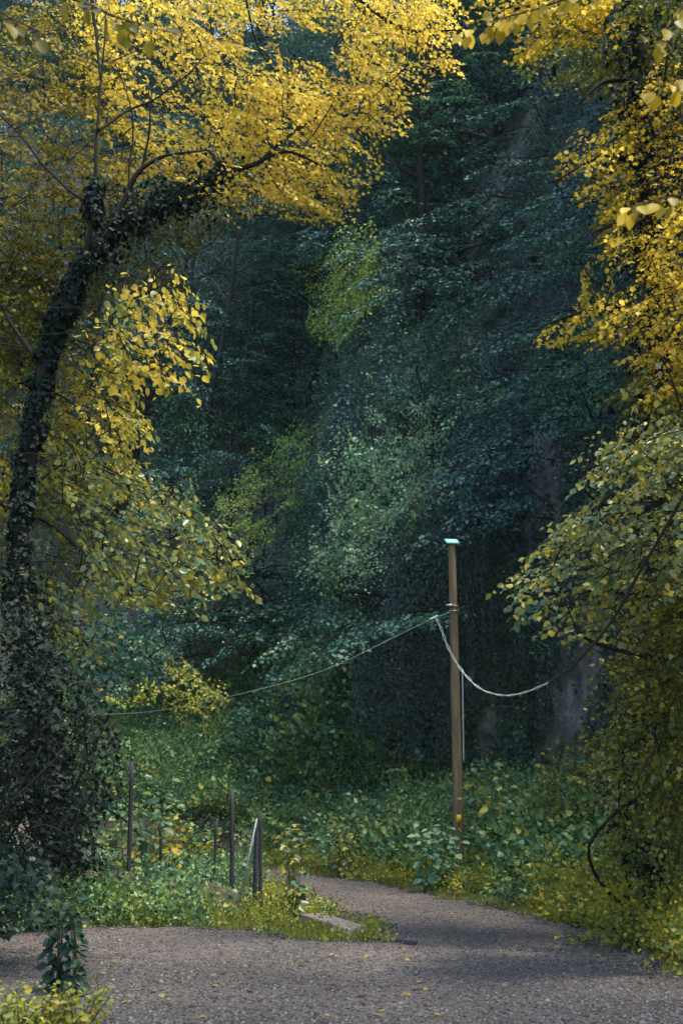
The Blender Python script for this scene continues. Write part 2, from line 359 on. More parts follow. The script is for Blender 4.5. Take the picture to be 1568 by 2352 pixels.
gy = np.array([-900, -400, -200, -100, -60] + seg(-40, 4, 2) + seg(4, 30, .5) + seg(30, 44, .22) + seg(44, 60, .5) + seg(60, 110, 1.5) + [112, 140, 200, 400, 900])
GX, GY = np.meshgrid(gx, gy); gp = np.stack([GX.ravel(), GY.ravel()], 1); GZ = H(gp)
nx, ny = len(gx), len(gy)
ii = (np.arange(ny - 1)[:, None] * nx + np.arange(nx - 1)[None]).ravel()
quads = np.stack([ii, ii + 1, ii + nx + 1, ii + nx], 1)
GV = np.column_stack([gp, GZ])
me = bpy.data.meshes.new("ground"); fill(me, GV, quads.ravel(), np.full(len(quads), 4)); me.materials.append(M['ground'])
tag(link("ground", me), kind='structure')
QA = np.cross(GV[quads[:, 1]] - GV[quads[:, 0]], GV[quads[:, 3]] - GV[quads[:, 0]]); QN = unit(QA); QAr = np.linalg.norm(QA, axis=1); QC = GV[quads].mean(1)
def proj(p):
    """world to photo pixel"""
    d = p - np.array([0, 0, CAMZ]); c, s = math.cos(PITCH), math.sin(PITCH)
    f = d[:, 1] * c + d[:, 2] * s; u = -d[:, 1] * s + d[:, 2] * c
    f = np.where(f < .1, .1, f)
    return np.stack([784 + F * d[:, 0] / f, 1176 - F * u / f], 1)
QP = proj(QC)
def surf(n, mask):
    """n random points on the ground where mask holds, by area"""
    pr = QAr * mask; pr = pr / pr.sum(); i = rng.choice(len(pr), n, p=pr); u, v = rng.random((2, n, 1))
    q = quads[i]; a = GV[q[:, 0]] * (1 - u) + GV[q[:, 1]] * u; b = GV[q[:, 3]] * (1 - u) + GV[q[:, 2]] * u
    return a * (1 - v) + b * v, QN[i]

def hitD(xy):
    """distance at which each photo pixel's line of sight meets the terrain"""
    xy = np.asarray(xy, float); res = np.full(len(xy), 90.0); done = np.zeros(len(xy), bool)
    for D in np.arange(12, 90, .5):
        p = Pv(xy, np.full(len(xy), D)); h = (H(p[:, :2]) > p[:, 2]) & ~done; res[h] = D; done |= h
    return res
# gravel road: a sheet laid over the floor
st = .16
px, py = np.meshgrid(np.arange(-10, 6, st), np.arange(-12, 43, st)); pp = np.stack([px.ravel(), py.ravel()], 1)
def jitf(q): return (np.stack([noise(q[:, :2], .5, 21), noise(q[:, :2], .5, 22)], 1) - .5) * .5 + (np.stack([noise(q[:, :2], 1.6, 23), noise(q[:, :2], 1.6, 24)], 1) - .5) * .5
ins = inpoly(pp + jitf(pp), gravel_poly).reshape(px.shape)
cell = ins[:-1, :-1] & ins[1:, :-1] & ins[:-1, 1:] & ins[1:, 1:]
pz = H(pp) + .02
nxx = px.shape[1]; r_, c_ = np.where(cell); i0 = r_ * nxx + c_
q = np.stack([i0, i0 + 1, i0 + nxx + 1, i0 + nxx], 1); used, inv = np.unique(q, return_inverse=True)
me = bpy.data.meshes.new("road"); fill(me, np.column_stack([pp, pz])[used], inv.ravel(), np.full(len(q), 4)); at_ = me.attributes.new('edge', 'FLOAT', 'POINT'); at_.data.foreach_set('value', (-outer_dist(pp[used])).astype(np.float32))
me.materials.append(M['gravel'])
tag(link("road", me), kind='structure')
# loose stones, uncountable
N = 62000
sx_ = rng.uniform(-6, 5, N * 4); sy_ = 9.5 + 30 * rng.random(N * 4) ** 1.9; sp = np.stack([sx_, sy_], 1)
sp = sp[inpoly(sp + rng.normal(0, .12, sp.shape), gravel_poly)][:N]; n = len(sp)
octv = np.array([(1, 0, 0), (0, 1, 0), (-1, 0, 0), (0, -1, 0), (0, 0, 1), (0, 0, -1)], float)
octf = np.array([(0, 1, 4), (1, 2, 4), (2, 3, 4), (3, 0, 4), (1, 0, 5), (2, 1, 5), (3, 2, 5), (0, 3, 5)])
sz = .007 + .013 * rng.random(n) ** 2 + .03 * (rng.random(n) < .01) * rng.random(n)
V = octv[None] * (1 + .5 * (rng.random((n, 6, 1)) - .5)) * sz[:, None, None] * np.array([1.2, 1, .6])
a = rng.random(n) * 6.28; ca, sa = np.cos(a), np.sin(a); V = np.stack([V[..., 0] * ca[:, None] - V[..., 1] * sa[:, None], V[..., 0] * sa[:, None] + V[..., 1] * ca[:, None], V[..., 2]], -1)
V = V + np.column_stack([sp, H(sp) + .022])[:, None]
me = bpy.data.meshes.new("loose_gravel"); fill(me, V.reshape(-1, 3), (octf[None] + np.arange(n)[:, None, None] * 6).ravel(), np.full(n * 8, 3))
def pebmat():
    m, nt, b = mat("loose_stone"); g = posn(nt)
    c = ramp(nt, g.outputs['Random Per Island'], [(0, (.022, .019, .018)), (.4, (.07, .062, .056)), (.8, (.155, .142, .132)), (.95, (.215, .20, .19)), (1, (.13, .075, .05))])
    nt.links.new(c, b.inputs['Base Color']); b.inputs['Roughness'].default_value = .85; return m
me.materials.append(pebmat()); tag(link("loose_gravel", me), kind='stuff')

nf = 900; fx = rng.uniform(-6, 5, nf * 3); fy = 9.5 + 26 * rng.random(nf * 3) ** 1.5; fp = np.stack([fx, fy], 1); fp = fp[inpoly(fp, gravel_poly)][:nf]
w8 = noise(fp, 1.5, 77) + rng.normal(0, .12, len(fp)); fp = fp[w8 > .5]; f3 = np.column_stack([fp, H(fp) + .032]); a = rng.random(len(fp)) * 6.28
M['fallen'] = leafmat("fallen_leaf", [(.06, .04, .02), (.16, .10, .03), (.34, .26, .05), (.10, .06, .03)], .1, 1)
tag(leafmesh("fallen_leaves", 'maple', f3, np.stack([np.cos(a), np.sin(a), rng.normal(0, .15, len(fp))], 1), np.array([0, 0, 1.]) + rng.normal(0, .25, f3.shape), rng.uniform(.035, .07, len(fp)), M['fallen']), kind='stuff')

# ---------------------------------------------------------------- ground cover, uncountable
fr = (QP[:, 0] > -150) & (QP[:, 0] < 1750) & (QP[:, 1] > -150) & (QP[:, 1] < 2500) & (QC[:, 1] > 3)
Qs = outer_dist(QC[:, :2]); Qin = inpoly(QC[:, :2], gravel_poly)
steep = QN[:, 2] < .75
# ivy on the cliff
bare = inpoly(QP, [(1060, 1360), (1095, 1360), (1100, 1560), (1065, 1560)]) | inpoly(QP, [(1105, 1610), (1140, 1610), (1135, 1720), (1110, 1720)]) | inpoly(QP, [(1205, 985), (1300, 985), (1290, 1230), (1200, 1230)]) | inpoly(QP, [(1310, 1420), (1405, 1420), (1410, 1660), (1300, 1700)]) | inpoly(QP, [(1240, 1640), (1320, 1640), (1310, 1780), (1260, 1780)])
m1 = fr & steep & (QC[:, 1] < 48) & ~bare
p, n = surf(230000, m1.astype(float))
bulge = 1.3 * np.clip(noise(p, 1.3, 31) - .35, 0, 1) + .35 * noise(p, .4, 32)
n = unit(n + np.array([0, -.3, .1]))
p = p + n * (bulge * rng.uniform(.3, 1, len(p)))[:, None]
d = np.array([0, 0, -1.]) + rng.normal(0, .5, p.shape); nn = n * np.array([1, 1, .6]) + np.array([0, 0, .35]) + rng.normal(0, .22, p.shape)
tag(leafmesh("ivy_cover", 'diamond', p, d, nn, rng.uniform(.07, .13, len(p)), M['ivygrey']), kind='stuff')
# hanging ivy curtains over the cliff
cur = []
for (x0, x1, y0, y1, k, D) in [(820, 900, 1480, 1720, 24, 37.3), (880, 1040, 1240, 1760, 60, 36.6), (1060, 1120, 1250, 1560, 18, 36.8), (930, 1040, 1150, 1400, 24, 37)]:
    for _ in range(k):
        x = rng.uniform(x0, x1); yb = rng.uniform((y0 + y1) / 2, y1); yt = rng.uniform(y0 - 60, y0 + 60); DD = D + rng.uniform(-.5, .6)
        a = P(x, yt, DD); b = P(x + rng.normal(0, 6), yb, DD - .2); m_ = int(np.linalg.norm(a - b) * 42)
        t = rng.random((m_, 1)); cur.append(a + (b - a) * t + rng.normal(0, 1, (m_, 3)) * np.array([.13, .16, .05]))
p = np.concatenate(cur); d = np.array([0, 0, -1.]) + rng.normal(0, .4, p.shape); nn = np.array([0, -1., .5]) + rng.normal(0, .4, p.shape)
tag(leafmesh("hanging_ivy", 'diamond', p, d, nn, rng.uniform(.05, .1, len(p)), M['ivygrey']), kind='stuff')

def undergrowth(name, n, mask, L, leaf, mtl, kind='diamond', lift=.9, thin=1.0):
    b, nn = surf(n, mask.astype(float)); Ls = L * rng.uniform(.55, 1.3, n)
    dr = np.array([0, 0, lift]) + nn * .5 + rng.normal(0, .55, b.shape)
    q = sprays(b, dr, Ls, leaf, hang=.35, width=.42, droop=.35, roll=1.2, up=(0, -.6, .6), thin=thin)
    tag(leafmesh(name, kind, q[0], q[1], q[2], q[3], mtl), kind='stuff')
flat = ~steep & fr & ~Qin
rear = flat & (Qs > 1.6)
undergrowth("undergrowth", 7500, rear & ~((np.abs(QC[:, 0] - 2.28) < .5) & (QC[:, 1] > 24.2) & (QC[:, 1] < 27.9)) & (QC[:, 1] < 53) & (QC[:, 2] < 9) & (QC[:, 0] > -12), 1.15, .09, M['weed'])
undergrowth("hillside_cover", 3800, flat & (QC[:, 1] >= 41) & (QC[:, 2] > 6), 1.0, .10, M['slate'])
bp_ = G(1170, 2076)
undergrowth("bank_weeds", 2200, flat & ~((np.abs(QC[:, 0] - 2.28) < .5) & (QC[:, 1] > 24.2) & (QC[:, 1] < 27.9)) & (Qs > .9) & (Qs < 7) & (QC[:, 1] > 12) & (QC[:, 1] < 40), .85, .11, M['weed'], 'ivy')
undergrowth("roadside_weeds", 700, fr & ~steep & ~Qin & (Qs > -.05) & (Qs < 1.3) & (QC[:, 1] > 9) & (QC[:, 1] < 19), .5, .05, M['verge'], 'ivy')
undergrowth("hillside_shrubs", 2600, fr & (QC[:, 1] >= 43) & (QC[:, 1] < 62) & (QC[:, 0] < 4) & (QC[:, 0] > -16), 1.2, .13, M['teal'], lift=.3)
undergrowth("verge_weeds", 2000, flat & (np.linalg.norm(QC[:, :2] - bp_, axis=1) > .5) & (Qs > .15) & (Qs < 2.6) & (QC[:, 1] > 9) & (QC[:, 1] < 40), .42, .05, M['verge'], 'ivy')
undergrowth("cliff_weeds", 1500, m1 & ~bare, .8, .085, M['mid'], lift=.2)
slabp = G(765, 2112); wallz = (QC[:, 0] < -1.6) & (QC[:, 0] > -3.2) & (QC[:, 1] < 21.4) & (QC[:, 1] > 20.6)
clear = (np.linalg.norm(QC[:, :2] - slabp, axis=1) < .75)
isl = flat & (Qs < -.2) & (QC[:, 1] > 14) & ~clear & ~wallz
undergrowth("ground_weeds", 1500, isl & (QC[:, 0] > -12) & (QC[:, 0] < -.9), .34, .045, M['verge'], 'ivy')
undergrowth("low_weeds", 260, isl & (QC[:, 0] > -1.2), .16, .04, M['verge'], 'ivy')
undergrowth("shade_weeds", 2300, isl & (QC[:, 0] > -12) & (QC[:, 0] < -1.6) & (QC[:, 1] < 27), .6, .06, M['weed'], 'ivy')
isl_px = np.array([G(*q) for q in [(180, 2140), (560, 2158), (880, 2185), (915, 2150), (800, 2090), (640, 2030), (300, 2040)]])
# grass along the edges of the gravel
g_, _ = surf(75000, (fr & (Qs > -1.2) & (Qs < .45) | ((Qs < -.1) & (inpoly(QC[:, :2], isl_px)) )).astype(float))
g_ = g_[~inpoly(g_[:, :2] + jitf(g_), gravel_poly) & (np.linalg.norm(g_[:, :2] - slabp, axis=1) > .6)]
dd = np.array([0, 0, 1.]) + rng.normal(0, .35, g_.shape)
tag(leafmesh("grass", 'blade', g_, dd, rng.normal(0, 1, g_.shape) + np.array([0, -1, 0]), rng.uniform(.03, .12, len(g_)), M['verge']), kind='stuff')

# ---------------------------------------------------------------- trees
def bez(pts, n=14):
    """smooth curve through points"""
    pts = np.asarray(pts, float); m = len(pts)
    t = np.linspace(0, m - 1, n * (m - 1) + 1); i = np.clip(t.astype(int), 0, m - 2); u = (t - i)[:, None]
    p0 = pts[np.clip(i - 1, 0, m - 1)]; p1 = pts[i]; p2 = pts[i + 1]; p3 = pts[np.clip(i + 2, 0, m - 1)]
    return .5 * ((2 * p1) + (-p0 + p2) * u + (2 * p0 - 5 * p1 + 4 * p2 - p3) * u * u + (-p0 + 3 * p1 - 3 * p2 + p3) * u ** 3)
def limb(mb, pts, r0, r1, n=7, wob=.0, sub=8, rough=.12):
    c = bez(pts, sub); k = len(c)
    if wob: c[1:-1] += (np.stack([noise(c[1:-1], wob * 8, q) for q in (1, 2, 3)], 1) - .5) * wob
    mb.tube(c, np.linspace(r0, r1, k), n, rough); return c
def attach(mb, skel, bases, r=.006, tip=.003, own=True, maxr=.03):
    """grow a twig from the nearest wood to each spray"""
    nodes = [np.asarray(skel)]; S = np.concatenate(nodes)
    dist = np.array([np.linalg.norm(S - b, axis=1).min() for b in bases])
    for i in np.argsort(dist):
        b = bases[i]; dd = np.linalg.norm(S - b, axis=1) + .35 * np.maximum(0, S[:, 2] - b[2]); j = dd.argmin(); a = S[j]; L = np.linalg.norm(b - a)
        if L < .05 or L > 2.0: continue
        mid = (a + b) / 2 + np.array([0, 0, .10 * L]) + rng.normal(0, .05 * L, 3)
        c = bez([a, mid, b], 3)
        mb.tube(c, np.linspace(min(maxr, r + .009 * L), r * .7, len(c)), 4)
        S = np.vstack([S, c[1:]])
def region(poly, D, n, edge=0.0):
    """n points inside a photo outline, spread through a range of depths"""
    poly = np.asarray(poly, float); lo, hi = poly.min(0), poly.max(0); out = np.zeros((0, 2))
    while len(out) < n:
        q = rng.uniform(lo, hi, (n * 3, 2)); out = np.vstack([out, q[inpoly(q, poly)]])
    out = out[:n]; d = rng.uniform(D[0], D[1], n)
    if D[0] < 8: d = hitD(out) + d        # depths given relative to the hillside
    a = (out[:, 0] - 784) / F; b = (1176 - out[:, 1]) / F
    vy = math.cos(PITCH) - b * math.sin(PITCH); vz = math.sin(PITCH) + b * math.cos(PITCH)
    return np.stack([a * d / vy, d, vz * d / vy + CAMZ], 1)
def crown(name, regs, kind, mtl, parent, mb=None, skel=None, **kw):
    """regs: (outline, depths, count, direction, length, leaf size); sprays end inside the outline"""
    L = []; bases = []
    for (poly, D, n, dr, ln, leaf) in regs:
        tip = region(poly, D, n); dv = unit(np.array(dr, float) + rng.normal(0, .38, tip.shape) * np.array([1, 1, .6]))
        ls = ln * rng.uniform(.6, 1.2, n); base = tip - dv * ls[:, None]; base[:, 2] += .12 * ls
        L.append(sprays(base, dv, ls, leaf, **kw)); bases.append(base)
        if mb is not None:      # the twig that carries each spray
            for b_, d_, l_ in zip(base[:], dv, ls):
                t = np.linspace(0, .9, 4)[:, None]; mb.tube(b_ + d_ * t * l_ - np.array([0, 0, .22]) * t * t * l_, [.006, .004, .003, .0015], 3)
    q = cat(L); o = leafmesh(name, kind, q[0], q[1], q[2], q[3], mtl, parent)
    if mb is not None and skel is not None: attach(mb, np.asarray(skel), np.concatenate(bases))
    return o

# --- the leaning ivy-hung tree on the left with the yellow crown
D0 = 20.8
base = np.array([*P(95, 2010, D0)[:2], 0]); base[2] = H1(*base[:2]) - .1
t = empty("maple_tree", base)
tag(t, "leaning yellow-leaved tree with a dark ivy-clad trunk arching over the road from the retaining wall", "tree")
wood = MB(); S = []
tr = [P(150, 2020, D0), P(120, 1800, D0), P(75, 1520, D0), P(45, 1330, D0), P(52, 1150, D0), P(75, 1000, D0), P(100, 850, D0), P(135, 730, D0)]
tr[0][2] = base[2]
S.append(limb(wood, tr[:4], .30, .13, 12, .10)); S.append(limb(wood, tr[3:], .13, .10, 10, .08))
S.append(limb(wood, [P(135, 730, D0), P(185, 620, D0), P(240, 550, D0), P(300, 505, D0 + .2), P(420, 445, D0 + .4), P(520, 395, D0 + .6)], .11, .045, 9, .08))
S.append(limb(wood, [P(520, 395, D0 + .6), P(590, 375, D0 + .7), P(640, 330, D0 + .8), P(720, 275, D0 + 1), P(800, 262, D0 + 1.1)], .05, .015, 7, .05))
S.append(limb(wood, [P(590, 376, D0 + .7), P(660, 350, D0 + .5), P(740, 385, D0 + .5), P(800, 430, D0 + .6)], .03, .010, 6, .04))
S.append(limb(wood, [P(120, 760, D0), P(160, 700, D0 - .3), P(190, 600, D0 - .5), P(215, 480, D0 - .5), P(225, 330, D0 - .4), P(230, 180, D0 - .2), P(250, 20, D0)], .06, .01, 8, .08))
S.append(limb(wood, [P(245, 548, D0), P(285, 465, D0), P(320, 400, D0), P(355, 370, D0), P(400, 355, D0), P(480, 345, D0)], .06, .012, 7, .05))
S.append(limb(wood, [P(320, 400, D0), P(335, 350, D0), P(345, 270, D0 - .2), P(340, 200, D0 - .2)], .025, .008, 6, .04))
S.append(limb(wood, [P(290, 460, D0), P(298, 380, D0 + .2), P(305, 260, D0 + .2), P(262, 140, D0 + .2)], .022, .008, 6, .04))
S.append(limb(wood, [P(225, 300, D0 - .4), P(290, 255, D0), P(380, 215, D0 + .3), P(470, 130, D0 + .5)], .03, .009, 6, .05))
S.append(limb(wood, [P(215, 480, D0 - .5), P(140, 420, D0), P(60, 330, D0 + .5), P(-60, 200, D0 + .5)], .03, .01, 6, .08))
S.append(limb(wood, [P(100, 850, D0), P(40, 760, D0 + .4), P(-40, 640, D0 + .8)], .05, .02, 6, .08))
S.append(limb(wood, [P(-60, -250, 21), P(200, -260, 21), P(500, -180, 21.3), P(760, -40, 21.5), P(890, 45, 21.6), P(960, 70, 21.7), P(1060, 72, 21.8)], .07, .012, 7, .08))
S.append(limb(wood, [P(230, 180, D0 - .2), P(210, 0, 20.9), P(150, -250, 21)], .015, .05, 7, .05))
S.append(limb(wood, [P(960, 70, 21.7), P(950, 130, 21.6), P(890, 190, 21.5), P(820, 260, 21.4)], .016, .006, 5, .05))
S.append(limb(wood, [P(500, -180, 21.3), P(560, -20, 21.3), P(600, 120, 21.5), P(700, 230, 21.6)], .03, .008, 5, .08))
skel = np.concatenate(S)
rd = (.75, -.15, -.25)
o = crown("crown", [
    ([(240, 0), (620, 0), (640, 90), (610, 230), (740, 260), (900, 230), (935, 290), (880, 340), (860, 430), (775, 500), (700, 480), (640, 440), (520, 445), (470, 400), (300, 420), (260, 240)], (20.9, 23.6), 190, rd, 1.15, .07),
        ([(560, -40), (1000, -40), (1110, 110), (1070, 155), (960, 200), (940, 290), (860, 240), (820, 190), (900, 100), (780, 60), (640, 70)], (20.5, 23), 115, rd, 1.05, .07),
    ([(640, 150), (860, 190), (930, 250), (870, 300), (640, 260)], (20.8, 23), 50, rd, 1.05, .07),
    ([(560, 400), (860, 420), (770, 520), (700, 495), (520, 460)], (20.8, 22.4), 36, rd, .95, .07),
], 'maple', M['maple'], t, wood, skel, hang=.6)
crown("shade_toned_crown", [  # shade of the crown's left part comes from its darker leaf palette
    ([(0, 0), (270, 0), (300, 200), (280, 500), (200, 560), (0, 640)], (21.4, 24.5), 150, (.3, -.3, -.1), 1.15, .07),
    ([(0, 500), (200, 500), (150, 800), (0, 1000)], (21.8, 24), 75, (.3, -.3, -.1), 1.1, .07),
], 'maple', M['mapleshade'], t, wood, skel, hang=.6)
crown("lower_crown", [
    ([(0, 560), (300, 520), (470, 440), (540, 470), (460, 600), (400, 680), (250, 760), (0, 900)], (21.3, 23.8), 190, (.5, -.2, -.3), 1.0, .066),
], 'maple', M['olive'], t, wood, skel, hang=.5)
wood.build("trunk", M['bark'], t, True)
# ivy sleeve on its trunk
def sleeve(paths, dens, spread, parent, name="ivy", leaf=.075, mtl='ivy'):
    ps = []
    for c, rr in paths:
        Ls = np.linalg.norm(np.diff(c, axis=0), axis=1); n = int(Ls.sum() * dens); i = rng.choice(len(c) - 1, n, p=Ls / Ls.sum()); u = rng.random((n, 1))
        q = c[i] * (1 - u) + c[i + 1] * u; lump = .35 + 1.3 * noise(q, .5, 44)[:, None]
        dirs = unit(rng.normal(0, 1, (n, 3))); ps.append((q + dirs * (rr + spread * lump * rng.random((n, 1))), dirs))
    p = np.concatenate([a for a, _ in ps]); dd = np.concatenate([b for _, b in ps])
    k_ = noise(p, .35, 61) + .25 * rng.random(len(p)) > .42; p = p[k_]; dd = dd[k_]
    return leafmesh(name, 'ivy', p, np.array([0, 0, -.8]) + rng.normal(0, .5, p.shape), dd + np.array([0, 0, .4]) + rng.normal(0, .3, p.shape), rng.uniform(.6, 1.3, len(p)) * leaf, M[mtl], parent)
sleeve([(S[0], .16)], 2200, .26, t)
sleeve([(S[1], .10), (S[2], .07), (S[5][:28], .06)], 1500, .13, t, 'ivy_upper')
sleeve([(S[2][8:], .1)], 700, .6, t, 'ivy_tufts')

# --- linden on the left, its long drooping branches lit
lb = np.array([-7.2, 13.0, 0]); lb[2] = H1(lb[0], lb[1])
t = empty("linden_tree", lb); tag(t, "linden with long drooping branches of broad yellow leaves below the arching trunk", "tree")
wood = MB(); S = [limb(wood, [lb, lb + [.3, .2, 3], lb + [.2, .5, 6.5], lb + [.5, .3, 10]], .2, .08, 9, .2)]
for (a, b_, c_) in [((-7, 13.2, 6.6), P(150, 700, 13.5), P(440, 690, 13.2)), ((-7, 13.2, 5.5), P(100, 760, 13.5), P(430, 820, 13.2)), ((-7, 13.2, 5), P(60, 900, 13.5), P(330, 960, 13.5)),
                    ((-7, 13, 4.4), P(60, 1040, 13.8), P(420, 1180, 13.8)), ((-7, 13, 3.8), P(60, 1150, 13.8), P(520, 1290, 13.6)), ((-7, 13, 3.2), P(60, 1280, 13.6), P(380, 1370, 13.4))]:
    S.append(limb(wood, [P(-60, b_[3] if len(b_) > 3 else 700, 19.5) if False else a, a, b_][1:] + [c_], .007, .004, 5, .1))
S.append(limb(wood, [lb + [0, 0, 6], (-8.4, 18, 8), P(-100, 850, 22.8), P(120, 900, 22.8), P(260, 1010, 22.8)], .05, .01, 6, .1))
S.append(limb(wood, [(-8.4, 18, 8), P(-120, 1100, 23), P(100, 1200, 22.8), P(240, 1330, 22.6)], .04, .01, 6, .1))
skel = np.concatenate(S); rd = (.85, -.1, -.38)
crown("crown", [
    ([(330, 710), (360, 678), (470, 678), (518, 775), (480, 790), (495, 850), (470, 905), (430, 880), (330, 930), (260, 900), (280, 780)], (12.6, 14.2), 70, rd, .5, .072),
    ([(260, 900), (370, 930), (360, 1130), (260, 1150)], (14, 15.5), 32, rd, .5, .07),
    ([(-30, 620), (200, 720), (330, 900), (330, 1160), (-30, 1200)], (21.8, 25), 230, rd, 1.0, .10),
], 'ovate', M['linden'], t, wood, skel, hang=.8, width=.24, droop=.3)
crown("lower_crown", [
    ([(-30, 1120), (260, 1080), (260, 1440), (-30, 1330)], (21.8, 24), 100, rd, 1.0, .10),
    ([(240, 1100), (330, 1080), (460, 1150), (590, 1270), (608, 1390), (520, 1360), (430, 1405), (300, 1390), (220, 1410)], (12.8, 15.0), 150, rd, .55, .07),
    ([(130, 1380), (260, 1380), (280, 1480), (230, 1560), (150, 1500)], (13, 14), 12, rd, .6, .066),
], 'ovate', M['lindengreen'], t, wood, skel, hang=.6, width=.26, droop=.3)
def box_crown(name, lo, hi, n, ln, leaf, kind, mtl, parent):
    tip = rng.uniform(lo, hi, (n, 3)); c = (np.array(lo) + np.array(hi)) / 2
    dv = unit((tip - c) * [1, 1, .3] + rng.normal(0, 1, tip.shape) * [1, 1, .2]); q = sprays(tip - dv * ln, dv, ln, leaf, hang=.4)
    return leafmesh(name, kind, q[0], q[1], q[2], q[3], M[mtl], parent)
box_crown("unseen_shade_crown", (-9, 3, 11.2), (.5, 14, 14), 460, 1.3, .12, 'diamond', 'linden', t)  # foliage added out of view overhead to cast shade on the left side
wood.build("trunk", M['bark'], t, True)

# --- right-hand tree
rb = np.array([*P(1490, 2060, 17)[:2], 0]); rb[2] = H1(rb[0], rb[1]) - .1
t = empty("hornbeam_tree", rb); tag(t, "tall dark-trunked tree at the right road bank with golden leafy branches reaching left", "tree")
wood = MB(); S = [limb(wood, [rb, P(1500, 1700, 17), P(1530, 1300, 17), P(1510, 900, 17), P(1485, 500, 17), P(1472, 180, 17), P(1462, -80, 17), P(1440, -400, 17)], .16, .08, 10, .15)]
for (a, b_, c_) in [(P(1480, 400, 17), P(1400, 360, 16.6), P(1260, 420, 16.2)), (P(1500, 760, 17), P(1400, 700, 16.4), P(1230, 760, 16)), (P(1512, 920, 17), P(1440, 900, 16.4), P(1380, 960, 16)),
                    (P(1462, -80, 17), P(1340, -20, 16.6), P(1180, 20, 16)), (P(1472, 180, 17), P(1390, 190, 16.8), P(1330, 240, 16.6)), (P(1490, 600, 17), P(1420, 520, 16.5), P(1360, 540, 16)),
                    (P(1500, 700, 17), P(1600, 600, 17), P(1700, 520, 17)), (P(1470, 100, 17), P(1560, 60, 17), P(1660, 20, 17))]:
    S.append(limb(wood, [a, b_, c_], .05, .012, 6, .1))
skel = np.concatenate(S); rl = (-.8, -.15, -.3)
crown("crown", [
    ([(1050, 20), (1110, -40), (1400, -40), (1330, 110), (1240, 80), (1160, 150)], (15.5, 17), 60, rl, .8, .06),
    ([(1400, 180), (1568, 140), (1568, 620), (1420, 560), (1345, 545), (1330, 460), (1240, 430), (1310, 330), (1380, 290), (1370, 230)], (15.5, 18), 95, rl, .8, .06),
    ([(1345, 530), (1568, 560), (1568, 1000), (1420, 930), (1380, 800), (1215, 790), (1240, 720), (1330, 700), (1400, 640)], (15.3, 18), 115, rl, .8, .06),
], 'maple', M['beech'], t, wood, skel, hang=.6)
crown("shade_toned_crown", [  # olive instead of beech leaves: the shade here is put into the colour
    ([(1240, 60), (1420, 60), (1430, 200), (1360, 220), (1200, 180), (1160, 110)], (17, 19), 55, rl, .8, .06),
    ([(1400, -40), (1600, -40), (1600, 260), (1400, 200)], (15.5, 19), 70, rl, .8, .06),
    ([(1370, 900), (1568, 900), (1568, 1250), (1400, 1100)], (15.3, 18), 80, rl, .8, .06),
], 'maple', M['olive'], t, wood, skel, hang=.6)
box_crown("unseen_shade_crown", (1.5, 6.5, 11), (10, 13, 16), 300, 1.3, .12, 'diamond', 'beech', t)  # foliage added out of view overhead to dim and dapple the near gravel
wood.build("trunk", M['bark'], t, True)
sleeve([(S[0][:40], .22), (S[0][30:], .12)], 450, .45, t)

# --- linden at the right, paler blue-green and yellow leaves beside the pole
rb = np.array([6.2, 14.6, 0]); rb[2] = H1(rb[0], rb[1]) - .1
t = empty("linden_tree", rb); tag(t, "linden whose mixed green and yellow branches hang to the right of the pole", "tree")
wood = MB(); S = [limb(wood, [rb, rb + [-.2, 0, 2.5], rb + [.2, .2, 5], rb + [0, 0, 9]], .18, .07, 9, .2)]
for (a, b_, c_) in [(rb + [-.2, 0, 2.6], P(1460, 1360, 14), P(1200, 1360, 13.4)), (rb + [-.1, 0, 3.4], P(1460, 1180, 14), P(1330, 1080, 13.6)), (rb + [-.2, 0, 2.2], P(1480, 1500, 14), P(1320, 1440, 13.6))]:
    S.append(limb(wood, [a, b_, c_], .04, .01, 6, .1))
skel = np.concatenate(S)
crown("crown", [
    ([(1180, 1250), (1300, 1180), (1310, 1060), (1390, 980), (1568, 1000), (1568, 1330), (1420, 1450), (1280, 1470), (1160, 1440), (1118, 1350)], (12.7, 14.8), 170, (-.85, -.1, -.2), .75, .066),
], 'ovate', M['lindengreen'], t, wood, skel, hang=.6, width=.26, droop=.3)
crown("lower_crown", [
    ([(1568, 1250), (1600, 1900), (1480, 1660), (1400, 1700), (1340, 1780), (1340, 1700), (1420, 1640), (1390, 1520), (1440, 1440)], (13.2, 16), 190, (-.7, -.1, -.4), .7, .05),
    ([(1450, 1640), (1600, 1560), (1600, 2080), (1500, 2040), (1420, 1900)], (13.5, 16), 120, (-.4, -.2, -.7), .7, .05),
], 'ivy', M['olive'], t, wood, skel, hang=.6, width=.3, droop=.3)
wood.build("trunk", M['bark'], t, True)

# --- near twigs hanging into the top of the picture
def near_branch(name, label, path, r, leaf, n, mtl, kind='ovate', root=None):
    t = empty(name, path[0]); tag(t, label, "branch")
    mb = MB(); c = limb(mb, path, r, r * .25, 6, .02)
    i = np.sort(rng.uniform(len(c) * .1, len(c) - 1, n)).astype(int); k = np.arange(n); p = c[i] + rng.normal(0, .006, (n, 3))
    sd_ = np.where(k % 2 == 0, 1, -1)[:, None]; ax = unit(c[-1] - c[0]); side = unit(np.cross(ax, [0, 0, 1.]))
    d = ax * .35 + side * sd_ * .55 + np.array([0, 0, -.85]) + rng.normal(0, .25, (n, 3))
    st = p + unit(d + rng.normal(0, .4, d.shape)) * rng.uniform(.01, .075, (n, 1))
    for a, b_ in zip(p, st): mb.tube([a, (a + b_) / 2, b_], .0015, 3)
    leafmesh("leaves", kind, st, d, np.array([0, -.7, .6]) + rng.normal(0, .35, (n, 3)), leaf * rng.uniform(.6, 1.2, n), M[mtl], t)
    mb.build("twig", M['twig'], t, True); return t
